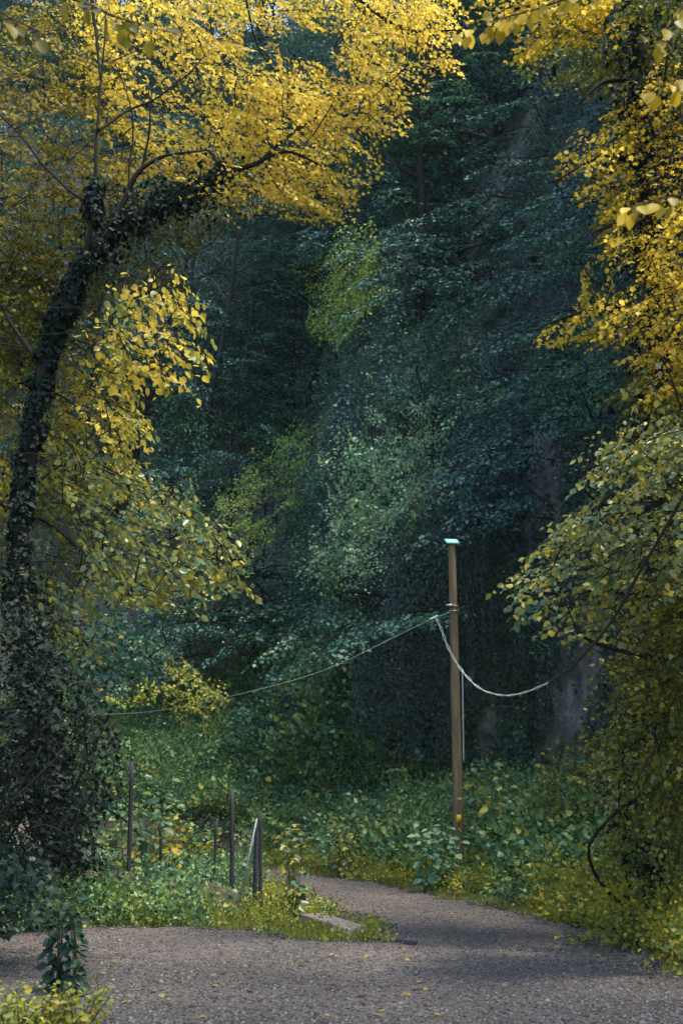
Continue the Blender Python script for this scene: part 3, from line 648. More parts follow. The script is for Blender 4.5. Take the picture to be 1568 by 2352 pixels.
near_branch("hanging_branch", "near hanging twig of broad dull yellow leaves at the upper left corner", [P(-40, -60, 6.2), P(170, 0, 6.3), P(280, 40, 6.4), P(350, 62, 6.4), P(425, 85, 6.5)], .008, .092, 17, 'lindenshade')
near_branch("hanging_branch", "blurred olive twig above the leftmost edge beside the broad yellow leaves", [P(-80, -20, 6.0), P(-10, 20, 6.0), P(60, 60, 6.1), P(110, 90, 6.2)], .007, .09, 14, 'lindenshade')
near_branch("hanging_branch", "near twig of large bright yellow leaves crossing the upper right top edge", [P(1620, -90, 8), P(1400, -40, 8), P(1250, 15, 8.1), P(1130, 50, 8.2), P(1070, 68, 8.2)], .010, .085, 46, 'beech')
near_branch("hanging_branch", "bright yellow leafy twig hanging in the top right corner", [P(1640, -60, 7), P(1580, 0, 7), P(1535, 60, 7), P(1505, 110, 7)], .008, .085, 18, 'beech')
near_branch("hanging_branch", "short drooping twig with five large yellow leaves just under the top right corner", [P(1640, 130, 7), P(1590, 165, 7), P(1540, 185, 7), P(1512, 195, 7)], .006, .085, 7, 'beech')
near_branch("hanging_branch", "near twig of large yellow leaves halfway down the golden tree at the right edge", [P(1650, 400, 7.5), P(1580, 440, 7.5), P(1500, 460, 7.5), P(1440, 475, 7.5)], .007, .085, 22, 'beech')

# --- middle-distance trees of the gorge, each with the shape it has in the photo
def mid_tree(name, label, bx, bD, regs, mtl, kind='diamond', top=None, bark='bark', r=.07, **kw):
    q = P(bx, 1700, bD); b_ = np.array([q[0], q[1], 0]); b_[2] = H1(b_[0], b_[1]) - .1
    t = empty(name, b_); tag(t, label, "tree"); mb = MB()
    tp = P(top[0], top[1], bD) if top else b_ + [0, 0, 8]
    S = [limb(mb, [b_, b_ * .6 + tp * .4 + rng.normal(0, .25, 3), tp], r, .04, 7, .3)]
    L = []; bs = []
    for (poly, D, n, dr, ln, leaf) in regs:
        tip = region(poly, D, n); dv = unit(np.array(dr, float) + rng.normal(0, .45, tip.shape) * np.array([1, 1, .5])); ls = ln * rng.uniform(.6, 1.2, n)
        base = tip - dv * ls[:, None]; L.append(sprays(base, dv, ls, leaf, **kw)); bs.append(base)
    q = cat(L); leafmesh("crown", kind, q[0], q[1], q[2], q[3], M[mtl], t)
    bs = np.concatenate(bs); attach(mb, np.concatenate(S), bs[::3], .01)
    mb.build("trunk", M[bark], t, True)
mid_tree("ash_tree", "yellow-green drooping tree crown standing bright before the dark upper gorge", 800, 53, [([(700, 600), (800, 540), (850, 600), (850, 680), (760, 790), (700, 760), (720, 700), (680, 660)], (-11, -7), 120, (-.6, -.2, -.5), 1.5, .12)], 'lime', top=(800, 560), hang=.8)
mid_tree("beech_tree", "broad rounded mid green tree in the middle of the gorge above the dark hollow", 760, 51.5, [
    ([(610, 1020), (700, 960), (780, 1000), (900, 1040), (960, 1150), (900, 1300), (760, 1370), (650, 1300), (600, 1150)], (-6.5, -1.5), 260, (-.35, -.4, -.45), 1.5, .125)], 'mid', top=(760, 1050))
mid_tree("young_beech_tree", "small yellow-green tree left of the rounded tree in mid gorge", 560, 51, [
    ([(520, 1080), (600, 1040), (680, 960), (720, 1000), (640, 1120), (640, 1180), (520, 1150)], (-7.5, -5), 46, (-.6, -.3, -.3), 1.25, .115),
    ([(460, 1130), (600, 1150), (610, 1280), (520, 1260), (440, 1200)], (-7.5, -5), 44, (-.4, -.3, -.3), 1.25, .115)], 'lime', top=(600, 1060))
mid_tree("beech_tree", "blue-green layered tree behind the bright linden branches on the left", 430, 53, [
    ([(330, 960), (420, 900), (500, 860), (620, 900), (650, 980), (600, 1060), (560, 1130), (430, 1140), (330, 1060)], (-4.5, -.6), 200, (.1, -.4, -.35), 1.5, .125)], 'teal', top=(470, 900))
mid_tree("beech_tree", "slate-green tree leaning over the middle of the gorge under the yellow-green crown", 760, 53, [
    ([(640, 860), (760, 780), (900, 700), (1000, 760), (1050, 860), (960, 960), (840, 980), (700, 950)], (-4.5, -.6), 190, (-.3, -.3, -.45), 1.5, .125)], 'slate', top=(820, 740))
mid_tree("ash_tree", "green leafy tree hanging off the cliff edge above and left of the pole top", 960, 41, [
    ([(860, 900), (960, 820), (1010, 900), (1000, 1000), (1020, 1120), (960, 1170), (900, 1050), (830, 970)], (-4.5, -.6), 90, (-.3, -.5, -.5), 1.2, .10)], 'mid', top=(960, 840))
mid_tree("ash_tree", "dark green tree high on the cliff right of the pole", 1240, 40, [
    ([(1180, 880), (1280, 820), (1390, 840), (1400, 960), (1300, 980), (1200, 940)], (-4.5, -.6), 65, (-.4, -.4, -.4), 1.2, .10)], 'teal', top=(1250, 840))
mid_tree("beech_tree", "dim grey-green tree overhanging the cliff directly above the pole", 1120, 42, [
    ([(1020, 900), (1180, 860), (1210, 1000), (1200, 1170), (1080, 1220), (1020, 1080)], (-4.5, -.6), 130, (-.4, -.4, -.35), 1.3, .11)], 'slate', top=(1120, 880))
mid_tree("beech_tree", "low green tree fringing the dark hollow under the yellow linden leaves", 700, 52, [
    ([(560, 1400), (700, 1370), (830, 1400), (800, 1470), (640, 1490), (540, 1480)], (-4.5, -.6), 70, (-.3, -.4, -.4), 1.4, .12),
    ([(290, 1430), (480, 1440), (470, 1470), (300, 1470)], (-4.5, -.6), 14, (-.3, -.4, -.3), 1.3, .11)], 'teal', top=(690, 1400))
mid_tree("maple_sapling", "small golden-brown maple above the fence posts beside the thin wire", 170, 30, [
    ([(370, 1570), (450, 1525), (500, 1560), (535, 1595), (500, 1610), (450, 1625), (400, 1600)], (29, 31.5), 26, (.6, -.2, -.3), .8, .07),
    ([(400, 1600), (470, 1600), (480, 1640), (430, 1660)], (29, 31), 6, (.4, -.2, -.4), .6, .07),
    ([(240, 1600), (330, 1580), (370, 1590), (330, 1625)], (29, 30.5), 9, (.5, -.2, -.3), .7, .07)], 'verge', 'ivy', top=(300, 1570), r=.015)


# --- layered trees on the hillside: long flat boughs sloping down to the left
def layered_tree(label, poly, nb, mtl, slope=.30, leaf=.125, length=(150, 340), off=(-6, -.8), grp=None, name="beech_tree"):
    poly = np.asarray(poly, float); c0 = poly.mean(0); Dm = hitD([c0])[0]
    b_ = P(c0[0] + 30, c0[1] + 60, Dm + .5); b_[2] = H1(b_[0], b_[1]); t = empty(name, b_); tag(t, label, "tree", grp); mb = MB()
    tip = P(c0[0] + rng.normal(0, 15), poly[:, 1].min() + 30, Dm - .6)
    trk = limb(mb, [b_ - [0, 0, .4], (b_ + tip) / 2 + rng.normal(0, .2, 3), tip], .13, .015, 7, .25)
    lo, hi = poly.min(0), poly.max(0); st = np.zeros((0, 2))
    while len(st) < nb:
        q = rng.uniform(lo, hi, (40, 2)); st = np.vstack([st, q[inpoly(q, poly)]])
    st = st[:nb]; Dh = hitD(st); bb, dd, ll = [], [], []
    for (x, y), D in zip(st, Dh):
        Ln = rng.uniform(*length); sl = slope * rng.uniform(.5, 1.6); sg = 1; D1 = D + rng.uniform(*off); a = P(x + Ln / 2, y - sl * Ln / 2, D1 + .8); e = P(x - Ln / 2, y + sl * Ln / 2, D1 - .6)
        m_ = (a + e) / 2 + [0, 0, .1 * np.linalg.norm(a - e)]; li = limb(mb, [a, m_, e], .02, .006, 5, .12, 6); ax = unit(e - a)
        j_ = trk[np.abs(trk[:, 2] - a[2] + .4).argmin()]; limb(mb, [j_, (j_ + a) / 2 + [0, 0, .15], a + (m_ - a) * .03], .035, .02, 5, 0, 5)
        side = unit(np.cross(ax, [0, 0, 1.])); n_ = max(4, int(np.linalg.norm(a - e) / .20))
        for k in range(n_):
            u = (k + rng.random()) / n_; q = li[int(u * (len(li) - 1))]; s_ = 1 if k % 2 else -1
            bb.append(q); dd.append(ax * rng.uniform(.5, 1.1) + side * s_ * rng.uniform(.4, 1.0) + np.array([0, 0, -.12 - .2 * rng.random()])); ll.append((.95 - .45 * u) * rng.uniform(.7, 1.2))
    q = sprays(np.array(bb), np.array(dd), np.array(ll), leaf, hang=.3, roll=.22, droop=.2, width=.34)
    leafmesh("crown", 'diamond', q[0], q[1], q[2], q[3], M[mtl], t)
    mb.build("trunk", M['bark'], t, True)
HG = "layered beeches on the gorge side"
for a in [
    ("layered grey-green tree at the very top of the gorge, between the two yellow crowns", [(900, -20), (1200, -20), (1200, 180), (960, 240)], 11, 'slate'),
    ("layered dark tree high at right with a long pale bough sloping to the left", [(980, 240), (1280, 200), (1300, 350), (1000, 380)], 12, 'slate'),
    ("slate-green layered tree in the upper gorge just right of the yellow branch tip", [(880, 380), (1150, 340), (1150, 520), (880, 560)], 12, 'slate'),
    ("dim layered tree high against the left edge of the golden right-hand foliage", [(1150, 380), (1370, 340), (1380, 560), (1180, 560)], 12, 'slate'),
    ("layered slate-green tree halfway up the gorge right of the yellow-green crown", [(860, 560), (1120, 560), (1120, 720), (880, 740)], 13, 'slate'),
    ("layered dim tree level with the pointed golden branch of the right-hand tree", [(1120, 580), (1340, 580), (1300, 780), (1120, 760)], 12, 'slate'),
    ("dark layered tree just under the pointed golden branch of the right-hand tree", [(1100, 780), (1400, 800), (1400, 940), (1120, 940)], 11, 'teal'),
    ("grey layered tree seen between the maple crown and the bright linden tips", [(480, 460), (700, 480), (690, 620), (470, 600)], 10, 'slate'),
    ("grey layered tree directly right of the bright linden branch tips", [(480, 640), (690, 620), (690, 780), (540, 800)], 10, 'slate'),
    ("dark low layered tree between the linden tips and the rounded central tree", [(500, 800), (700, 790), (700, 900), (520, 900)], 9, 'teal'),
    ("layered green tree hanging over the cliff upper left of the pole cap", [(960, 1040), (1190, 1020), (1180, 1230), (1000, 1240)], 10, 'slate'),
    ("dark green layered tree lying over the hollow left of the sagging wire", [(420, 1300), (660, 1290), (700, 1400), (560, 1430)], 8, 'teal'),
    ("dark teal layered tree left of the pole above the sagging wire", [(640, 1380), (1000, 1330), (960, 1450), (700, 1500)], 9, 'teal')]:
    layered_tree(*a)
for a in [
    ("grey layered tree on the bare-looking upper slope right of the yellow branch tip", [(900, 200), (1080, 180), (1060, 400), (880, 420)], 13, 'slate'),
    ("dark layered tree crowning the top centre of the gorge", [(1000, 60), (1260, 40), (1240, 260), (1040, 280)], 13, 'teal'),
    ("layered blue-grey tree under the lowest yellow maple twigs", [(720, 430), (920, 380), (940, 560), (820, 600)], 12, 'slate'),
    ("dark layered tree behind the left edge of the yellow-green crown", [(600, 480), (760, 500), (720, 640), (600, 620)], 9, 'teal')]:
    layered_tree(*a)
for a in [
    ("dark teal layered tree filling the hollow under the left linden's tips", [(330, 1250), (560, 1240), (620, 1480), (380, 1500)], 14, 'teal'),
    ("shadowy layered tree deep in the hollow above the small golden maple", [(280, 1400), (520, 1420), (560, 1560), (300, 1560)], 11, 'teal'),
    ("dim layered tree behind the middle of the left linden's foliage", [(220, 1080), (420, 1080), (460, 1260), (240, 1300)], 10, 'teal')]:
    layered_tree(*a)
layered_tree("dim layered tree showing through gaps in the leaning tree's yellow crown", [(560, 30), (900, 40), (880, 240), (600, 260)], 14, 'slate')

# --- forest on the upper slopes: four trees copied with their parts
def forest_proto(k):
    g = np.random.default_rng(50 + k); h = [11, 13, 9.5, 12][k]
    t = empty("forest_tree", (0, 0, 0)); mb = MB()
    lean = g.normal(0, .5, 2); tr = limb(mb, [(0, 0, -.5), (lean[0] * .4, lean[1] * .4, h * .4), (lean[0], lean[1], h)], .17, .03, 7, .4)
    b_, d_, l_ = [], [], []
    z = h * .22
    while z < h:
        a = g.random() * 6.28; L = (1 - (z / h - .35) ** 2 * 1.4) * 3.1 * g.uniform(.7, 1.15) + .4; c = tr[int(z / h * (len(tr) - 1))]
        e = c + np.array([math.cos(a) * L, math.sin(a) * L, .25 * L]); m_ = (c + e) / 2 + [0, 0, .18 * L]
        li = limb(mb, [c, m_, e], .035, .01, 5, .15, 5)
        for u in np.arange(.25, 1.01, .16):
            q = li[int(u * (len(li) - 1))]
            for s_ in (-1, 1):
                a2 = a + s_ * g.uniform(.35, 1.0); b_.append(q); d_.append((math.cos(a2), math.sin(a2), g.uniform(-.25, .05))); l_.append(g.uniform(.8, 1.45))
        z += g.uniform(.22, .42)
    q = sprays(np.array(b_), np.array(d_), np.array(l_), .12, hang=.35, roll=.25, droop=.25)
    leafmesh("crown", 'diamond', q[0], q[1], q[2], q[3], M[['slate', 'slate', 'teal', 'slate'][k]], t)
    mb.build("trunk", M[['barkgrey', 'bark', 'bark', 'barkgrey'][k]], t, True)
    return t
protos = [forest_proto(k) for k in range(4)]; first = [True] * 4; nfor = 0
def copy_tree(o):
    c = o.copy(); COL.objects.link(c)
    for ch in o.children:
        d = ch.copy(); COL.objects.link(d); d.parent = c
    return c
g = np.random.default_rng(3); spots = []
cand, _ = surf(9000, ((QP[:, 0] > -500) & (QP[:, 0] < 2100) & (QC[:, 1] > 38) & (QC[:, 1] < 78) & (QC[:, 2] > 7) & (QC[:, 2] < 62)).astype(float))
for c in cand:
    q_ = proj(c[None])[0]
    if c[1] < (46 if c[0] > 1 else 53): continue
    if all(np.linalg.norm(c - s) > 3.3 for s in spots): spots.append(c)
side = [c for c in surf(1500, ((QC[:, 0] < -13) & (QC[:, 0] > -34) & (QC[:, 1] > 16) & (QC[:, 1] < 42)).astype(float))[0]]
for c in side:
    if all(np.linalg.norm(c - s) > 4 for s in spots): spots.append(c)
side = [c for c in surf(1500, ((QC[:, 0] > 8) & (QC[:, 0] < 22) & (QC[:, 1] > 14) & (QC[:, 1] < 40)).astype(float))[0]]
for c in side:
    if all(np.linalg.norm(c - s) > 4 for s in spots): spots.append(c)
print("forest", len(spots))
for c in spots[:290]:
    k = int(g.integers(0, 4)); o = protos[k] if first[k] else copy_tree(protos[k]); first[k] = False
    s_ = g.uniform(.75, 1.15); o.location = (c[0], c[1], c[2] - .3); o.rotation_euler = (g.normal(0, .06) + .1, g.normal(0, .06), g.random() * 6.28); o.scale = (s_, s_, s_)
    px_ = proj(np.array([[c[0], c[1], c[2] + 5 * s_]]))[0]
    tag(o, "slender grey-green forest tree crowded with others on the steep hillside", "tree", "forest trees on the steep hillside")

# ---------------------------------------------------------------- the pole, its cap, bracket, conduit and tag
PD = 27.6
pt = P(1037, 1247, PD); pb = P(1055, 1985, PD); pb = np.array([pb[0], PD, H1(pb[0], PD)])
t = empty("utility_pole", pb); tag(t, "weathered round wooden pole with a pale square cap standing in the weeds beside the road", "pole")
mb = MB(); n = 30; u = np.linspace(0, 1, n)[:, None]; c = pb + (pt - pb) * u - np.array([0, 0, .3]) * (1 - u)
mb.tube(c, np.linspace(.105, .072, n), 18, .03); mb.build("pole_shaft", M['pole'], t, True)
mb = MB(); mb.box(pt + [0, 0, .03], (.25, .25, .03), R(8), tilt=[[1, 0, 0], [0, math.cos(.45), -math.sin(.45)], [0, math.sin(.45), math.cos(.45)]]); mb.build("cap", M['cap'], t)
br = P(1038, 1392, PD); ax = pt[:2]
mb = MB(); q = np.linspace(0, 2 * math.pi, 21)[:, None]
for dz in (0, -.10):
    cc = c[np.abs(c[:, 2] - br[2]).argmin()]; ring = cc * [1, 1, 0] + [0, 0, br[2] + dz] + .096 * np.concatenate([np.cos(q), np.sin(q), 0 * q], 1); mb.tube(ring, .010, 6)
mb.box(br + [-.05, -.11, .0], (.16, .05, .04), R(6)); mb.build("bracket", M['metal'], t)
mb = MB(); cx = P(1061, 1540, PD); cy = P(1064, 1750, PD); limb(mb, [cx + [0, -.02, 0], (cx + cy) / 2 + [0, -.02, 0], cy + [0, -.02, 0]], .016, .016, 7); mb.build("conduit", M['metal'], t, True)
mb = MB(); tp = P(1053, 1880, PD - .13); mb.box(tp, (.09, .012, .14), 0); mb.build("marker_tag", M['tagy'], t)
# cables
knot = P(1000, 1417, PD - .5); att = P(1034, 1405, PD - .1)
t = empty("guy_wire", knot); tag(t, "thin pale wire sagging from the pole down to the dark trees at left", "wire")
mb = MB(); limb(mb, [knot, P(900, 1466, PD - 1.4), P(740, 1541, PD - 2.6), P(560, 1592, PD - 4), P(400, 1627, PD - 5.2), P(270, 1640, PD - 6.2), P(120, 1640, PD - 7.4)], .0045, .004, 5)
limb(mb, [att, (knot + att) / 2 + [0, 0, -.01], knot], .009, .009, 5); mb.build("wire", M['wiregrey'], t, True)
mb = MB(); limb(mb, [knot + [-.1, 0, -.045], knot, knot + [.04, 0, .03]], .022, .016, 7); mb.build("clamp", M['cap'], t, True)
rp = bez([knot, P(1013, 1445, PD - .4), P(1030, 1490, PD - .35), P(1060, 1540, PD - .6), P(1100, 1580, PD - 1.8), P(1150, 1597, PD - 3.6), P(1200, 1592, PD - 5.6), P(1260, 1568, 19)], 16)
t = empty("service_cable", knot); tag(t, "twisted pale cable drooping from the pole, turning black toward the right edge", "cable")
mb = MB(); k = len(rp); ph = np.linspace(0, 46, k)
for s_ in (0, math.pi):
    off = np.stack([np.cos(ph + s_), np.sin(ph + s_), np.sin(ph + s_) * .7], 1) * np.linspace(.022, .012, k)[:, None]; mb.tube(rp + off, np.linspace(.011, .008, k), 5)
mb.build("pale_strands", M['rope'], t, True)
mb = MB(); limb(mb, [P(1260, 1568, 19), P(1290, 1548, 16.5), P(1320, 1525, 14), P(1400, 1432, 11.6), P(1470, 1310, 10.6), P(1540, 1190, 9.8), P(1640, 1010, 9)], .015, .013, 6, sub=12, rough=.0); mb.build("black_cable", M['wire'], t, True)

# ---------------------------------------------------------------- fence posts, wall, slab, boulder
def post(x, yt, yb, D, wd, label, mtl='post', lean=0.0, wire=True):
    b_ = P(x, yb, D); b_[2] = H1(b_[0], b_[1]) - .05; tp = P(x + lean, yt, D)
    mb = MB(); n_ = 9; u = np.linspace(0, 1, n_)[:, None]; c = b_ + (tp - b_) * u + np.concatenate([rng.normal(0, .006, (n_, 2)), np.zeros((n_, 1))], 1)
    mb.tube(c, wd / 2, 6, .15); o = mb.build("fence_post", M[mtl]); me_ = o.data
    V = np.array([v.co[:] for v in me_.vertices]) - b_
    me_.vertices.foreach_set("co", V.astype(np.float32).ravel()); o.location = b_
    tag(o, label, "fence post", "posts of the broken roadside fence"); return tp
post(297, 1750, 1985, 21.5, .07, "tall leaning dark fence post topped with a leafy shoot, farthest left of the fence", lean=6)
post(371, 1890, 2010, 23.0, .05, "short dark fence post beside the yellow-leaved sapling", lean=-4)
post(491, 1880, 2035, 22.6, .05, "slim fence post just left of the tallest middle post", lean=6)
post(533, 1812, 2062, 21.8, .075, "tall upright fence post in the middle, next to the slanting pale bar", lean=-1)
post(584, 1882, 2060, 22.6, .09, "thick rough fence post behind the corner post at the end of the fence", lean=8)
post(600, 1862, 2070, 21.6, .065, "corner fence post nearest the road with the bar leaning against it", lean=-2)
mb = MB(); a = P(545, 2062, 21.6); a[2] = H1(a[0], a[1]); mb.tube([a, (a + P(590, 1880, 21.5)) / 2, P(590, 1880, 21.5)], .014, 6); o = mb.build("leaning_bar", M['brace'], smooth=True)
tag(o, "thin pale bar slanting up against the corner fence post", "bar")
# retaining wall
wp = [P(150, 1995, 21), P(250, 2012, 21), P(340, 2032, 21), P(450, 2045, 21.2), P(545, 2058, 21.4)]
mb = MB(); top = []; 
for a in wp: a[2] = 0
xs = bez(wp, 10); V = []; fcs = []
hh = np.interp(np.arange(len(xs)), [0, 12, 20, 32, len(xs) - 1], [.62, .58, .48, .42, .30]) + rng.normal(0, .012, len(xs))
for (x_, y_, _), h_ in zip(xs, hh):
    z0 = H1(x_, y_); V += [(x_, y_, z0 - .3), (x_, y_ + .03, z0 + h_), (x_, y_ + .25, z0 + h_ + .01), (x_, y_ + .25, z0 - .3)]
for i in range(len(xs) - 1):
    a = i * 4; fcs += [(a, a + 4, a + 5, a + 1), (a + 1, a + 5, a + 6, a + 2), (a + 2, a + 6, a + 7, a + 3)]
e = (len(xs) - 1) * 4; fcs += [(0, 1, 2, 3), (e + 3, e + 2, e + 1, e)]
mb.add(V, fcs); o = mb.build("retaining_wall", M['conc']); tag(o, "low mossy brown retaining wall under the broken fence, half hidden by weeds", "wall")
# concrete slab
a = G(690, 2100, .1); b_ = G(840, 2128, .1); c_ = G(700, 2122, .1)
s0, s1, s2, s3 = G(692, 2098, .12), G(742, 2096, .12), G(838, 2124, .12), G(800, 2132, .12)
mb = MB(); z0 = H1(*s1); loop = [s0, s3, s2, s1]; V = [(q[0], q[1], z0 - .05) for q in loop] + [(q[0], q[1], z0 + .12) for q in loop]
mb.add(V, [(3, 2, 1, 0), (4, 5, 6, 7)] + [(i, (i + 1) % 4, 4 + (i + 1) % 4, 4 + i) for i in range(4)]); o = mb.build("concrete_slab", M['slab'])
bv = o.modifiers.new("bevel", 'BEVEL'); bv.width = .02; bv.segments = 2
tag(o, "flat pale concrete slab lying in the grass at the fork of the road", "slab")
# boulders and stones one can pick out
def stone(c, size, label, mtl='rock', seed=1, name="boulder", catg="rock", group=None):
    import bmesh
    bm = bmesh.new(); bmesh.ops.create_icosphere(bm, subdivisions=3, radius=1)
    V = np.array([v.co[:] for v in bm.verts]); k = 1 + .5 * (noise(V, .8, seed) - .5) + .2 * (noise(V, .3, seed + 1) - .5)
    for v, kk in zip(bm.verts, k): v.co = Vector((v.co.x * size[0] * kk, v.co.y * size[1] * kk, v.co.z * size[2] * kk))
    me_ = bpy.data.meshes.new(name); bm.to_mesh(me_); bm.free(); me_.materials.append(M[mtl]); o = link(name, me_); o.location = c; tag(o, label, catg, group); return o
q = G(1163, 2074); stone((q[0], q[1] + .12, H1(q[0], q[1]) + .08), (.19, .16, .17), "dark rounded boulder at the foot of the weeds on the far road edge")
q = G(1198, 2082); stone((q[0], q[1] + .05, H1(q[0], q[1]) + .05), (.12, .1, .10), "small black rock tucked against the right of the dark boulder", seed=9)
q = G(943, 2172); stone((q[0], q[1], H1(q[0], q[1]) + .05), (.085, .06, .045), "lone dark fist-sized stone on the open gravel right of the grass point", seed=5, name="stone")

# ---------------------------------------------------------------- plants one can point to
def plant(name, label, base, h, nst, leaf, mtl, kind='ovate', spread=.25, nleaf=14, cat_="plant", stem='stem'):
    b_ = np.array(base, float); t = empty(name, b_); tag(t, label, cat_); mb = MB(); ps, ds, ns, ss = [], [], [], []
    for k in range(nst):
        a = random.random() * 6.28; hh = h * random.uniform(.75, 1.05); off = np.array([math.cos(a), math.sin(a), 0]) * spread * (random.random() if nst > 1 else .3)
        c = limb(mb, [b_ + off * .2, b_ + off * .6 + [0, 0, hh * .55], b_ + off + [0, 0, hh]], .009, .003, 6, .04)
        for j in range(nleaf):
            u = (j + 1) / nleaf; i = int((.12 + .88 * u) * (len(c) - 1)); a2 = j * 2.4 + k; dd = np.array([math.cos(a2), math.sin(a2), .1 - .5 * (1 - u) - .6 * random.random()])
            pet = c[i] + unit(dd + [0, 0, .5]) * leaf * .45; mb.tube([c[i], (c[i] + pet) / 2, pet], .002, 3)
            ps.append(pet); ds.append(dd + rng.normal(0, .15, 3)); ns.append(np.array([0, -.45, 1.]) + rng.normal(0, .4, 3)); ss.append(leaf * (1.15 - .5 * u) * random.uniform(.8, 1.2))
    leafmesh("leaves", kind, np.array(ps), np.array(ds), np.array(ns), np.array(ss), M[mtl], t); mb.build("stem", M[stem], t, True); return t
def onG(x, y, D=None):
    if D is None: q = G(x, y); return (q[0], q[1], H1(*q))
    q = P(x, y, D); return (q[0], q[1], H1(q[0], q[1]))
plant("broadleaf_plant", "tall broad-leaved yellow-green plant growing beside the corner fence post at the road fork", onG(672, 2092, 20.9), 1.4, 6, .15, 'lindengreen', spread=.62, nleaf=14)
plant("broadleaf_plant", "low dark leafy plant at the near end of the concrete slab", onG(745, 2090, 19.8), .32, 4, .08, 'weed', spread=.25, nleaf=9)
plant("nettle_plant", "upright dark-leaved stem standing on the shaded gravel, left of a pair", onG(130, 2255, 12.6), .95, 4, .10, 'tealshade', spread=.1, nleaf=26)
plant("nettle_plant", "upright leafy stem standing on the shaded gravel, right of a pair", onG(172, 2270, 12.4), .88, 4, .095, 'tealshade', spread=.1, nleaf=24)
plant("small_shoot", "sparse knee-high yellowish shoot on the gravel near the bottom left bush", onG(232, 2320, 11.4), .42, 1, .07, 'olive', nleaf=9)
for i, (x, y, D) in enumerate([(30, 2330, 10.0), (110, 2350, 10.0), (180, 2360, 10.2), (-20, 2290, 10.6), (60, 2380, 9.7)]):
    plant("yellow_bush", ["dense bright yellow bush filling the bottom left corner"][0], onG(x, y, D), .36, 9, .065, 'verge', spread=.5, nleaf=14, cat_="bush")['group'] = "yellow bushes in the bottom left corner"
plant("sapling", "leafy shoot rising around the top of the leftmost fence post", onG(303, 1985, 21.7), 2.35, 3, .16, 'lindengreen', spread=.35, nleaf=18, cat_="sapling")
plant("sapling", "blue-green leafy sapling right behind the leftmost fence post", onG(340, 1960, 24), 2.0, 4, .2, 'mid', spread=.5, nleaf=18, cat_="sapling")
plant("sapling", "yellow-leaved sapling growing around the short fence post", onG(378, 2000, 23), 1.3, 5, .15, 'beech', spread=.35, nleaf=12, cat_="sapling")
plant("sapling", "leafy sapling arching up against the right side of the wooden pole", onG(1140, 1990, 26.5), 1.9, 6, .2, 'lindengreen', spread=.8, nleaf=18, cat_="sapling")
plant("sapling", "pale blue-green bush hiding the foot of the wooden pole on its left", onG(990, 2000, 26.3), 1.2, 9, .18, 'mid', spread=.9, nleaf=15, cat_="bush")
plant("sapling", "yellowish leafy bush on the bank between the pole and the road fork", onG(780, 1990, 31.0), 1.3, 8, .14, 'lindengreen', spread=.8, nleaf=15, cat_="bush")
# dark shrubs of the left edge
def shrub(label, regs, mtl, base, leaf_kind='ivy'):
    b_ = np.array(base, float); t = empty("dark_shrub", b_); tag(t, label, "shrub"); mb = MB(); S = []
    for k in range(5):
        S.append(limb(mb, [b_, b_ + [rng.normal(0, .3), rng.normal(0, .3), 1], b_ + [rng.normal(0, .6), rng.normal(0, .5), 2.2]], .03, .01, 5, .1))
    crown("leaves", regs, leaf_kind, M[mtl], t, mb, np.concatenate(S), hang=.5); mb.build("stem", M['bark'], t, True)
shrub("dark broad shrub filling the shade left of the fence and behind the retaining wall", [([(-40, 1420), (120, 1450), (220, 1560), (270, 1700), (280, 1900), (230, 2010), (-40, 2060)], (17.5, 20), 230, (.4, -.5, -.2), .8, .07)], 'ivy', onG(60, 2030, 19.5))  # near-black leaf colour carries the shade of this corner
shrub("dim green shrub at the left edge hanging over the shaded gravel", [([(-60, 1900), (60, 1960), (160, 2060), (120, 2130), (-60, 2160)], (13.5, 16), 60, (.6, -.4, -.2), .6, .07)], 'tealshade', onG(-60, 2130, 15.5))
shrub("shadowy green shrub under the drooping left linden branches", [([(80, 1480), (240, 1420), (340, 1440), (400, 1540), (330, 1600), (240, 1640), (160, 1560)], (22, 26), 90, (.5, -.4, -.2), .9, .08)], 'teal', onG(200, 1960, 25))
shrub("olive-green bushy shrub climbing the bank at the right edge of the road", [([(1300, 1840), (1400, 1700), (1568, 1560), (1640, 1700), (1600, 2080), (1480, 2050), (1380, 1960)], (15.5, 20), 150, (-.5, -.5, -.1), .7, .06)], 'olive', onG(1500, 2050, 17.5))

# tall shrubs along the foot of the cliff and on the bank
def bank_shrub(x, y, D, h, w_, n, mtl, label, leaf=.12, name="bank_shrub", grp=None):
    h *= 1.35; leaf = .0034 * D; n = int(n * 1.4); b_ = P(x, y, D); b_[2] = H1(b_[0], b_[1]); t = empty(name, b_); tag(t, label, "shrub", grp); mb = MB()
    v = rng.normal(0, 1, (n, 3)); v = unit(v) * rng.random((n, 1)) ** .35; v[:, 2] = np.abs(v[:, 2]); tip = b_ + v * [w_, w_ * .8, h]
    dv = unit(v + [0, 0, .35] + rng.normal(0, .35, v.shape)); ls = .55 * rng.uniform(.6, 1.2, n); base = tip - dv * ls[:, None]
    q = sprays(base, dv, ls, leaf, hang=.5, width=.42); leafmesh("leaves", 'ivy', q[0], q[1], q[2], q[3], M[mtl], t)
    attach(mb, np.array([b_, b_ + [0, 0, .2]]), base[::2], .006); mb.build("stem", M['twig'], t, True)
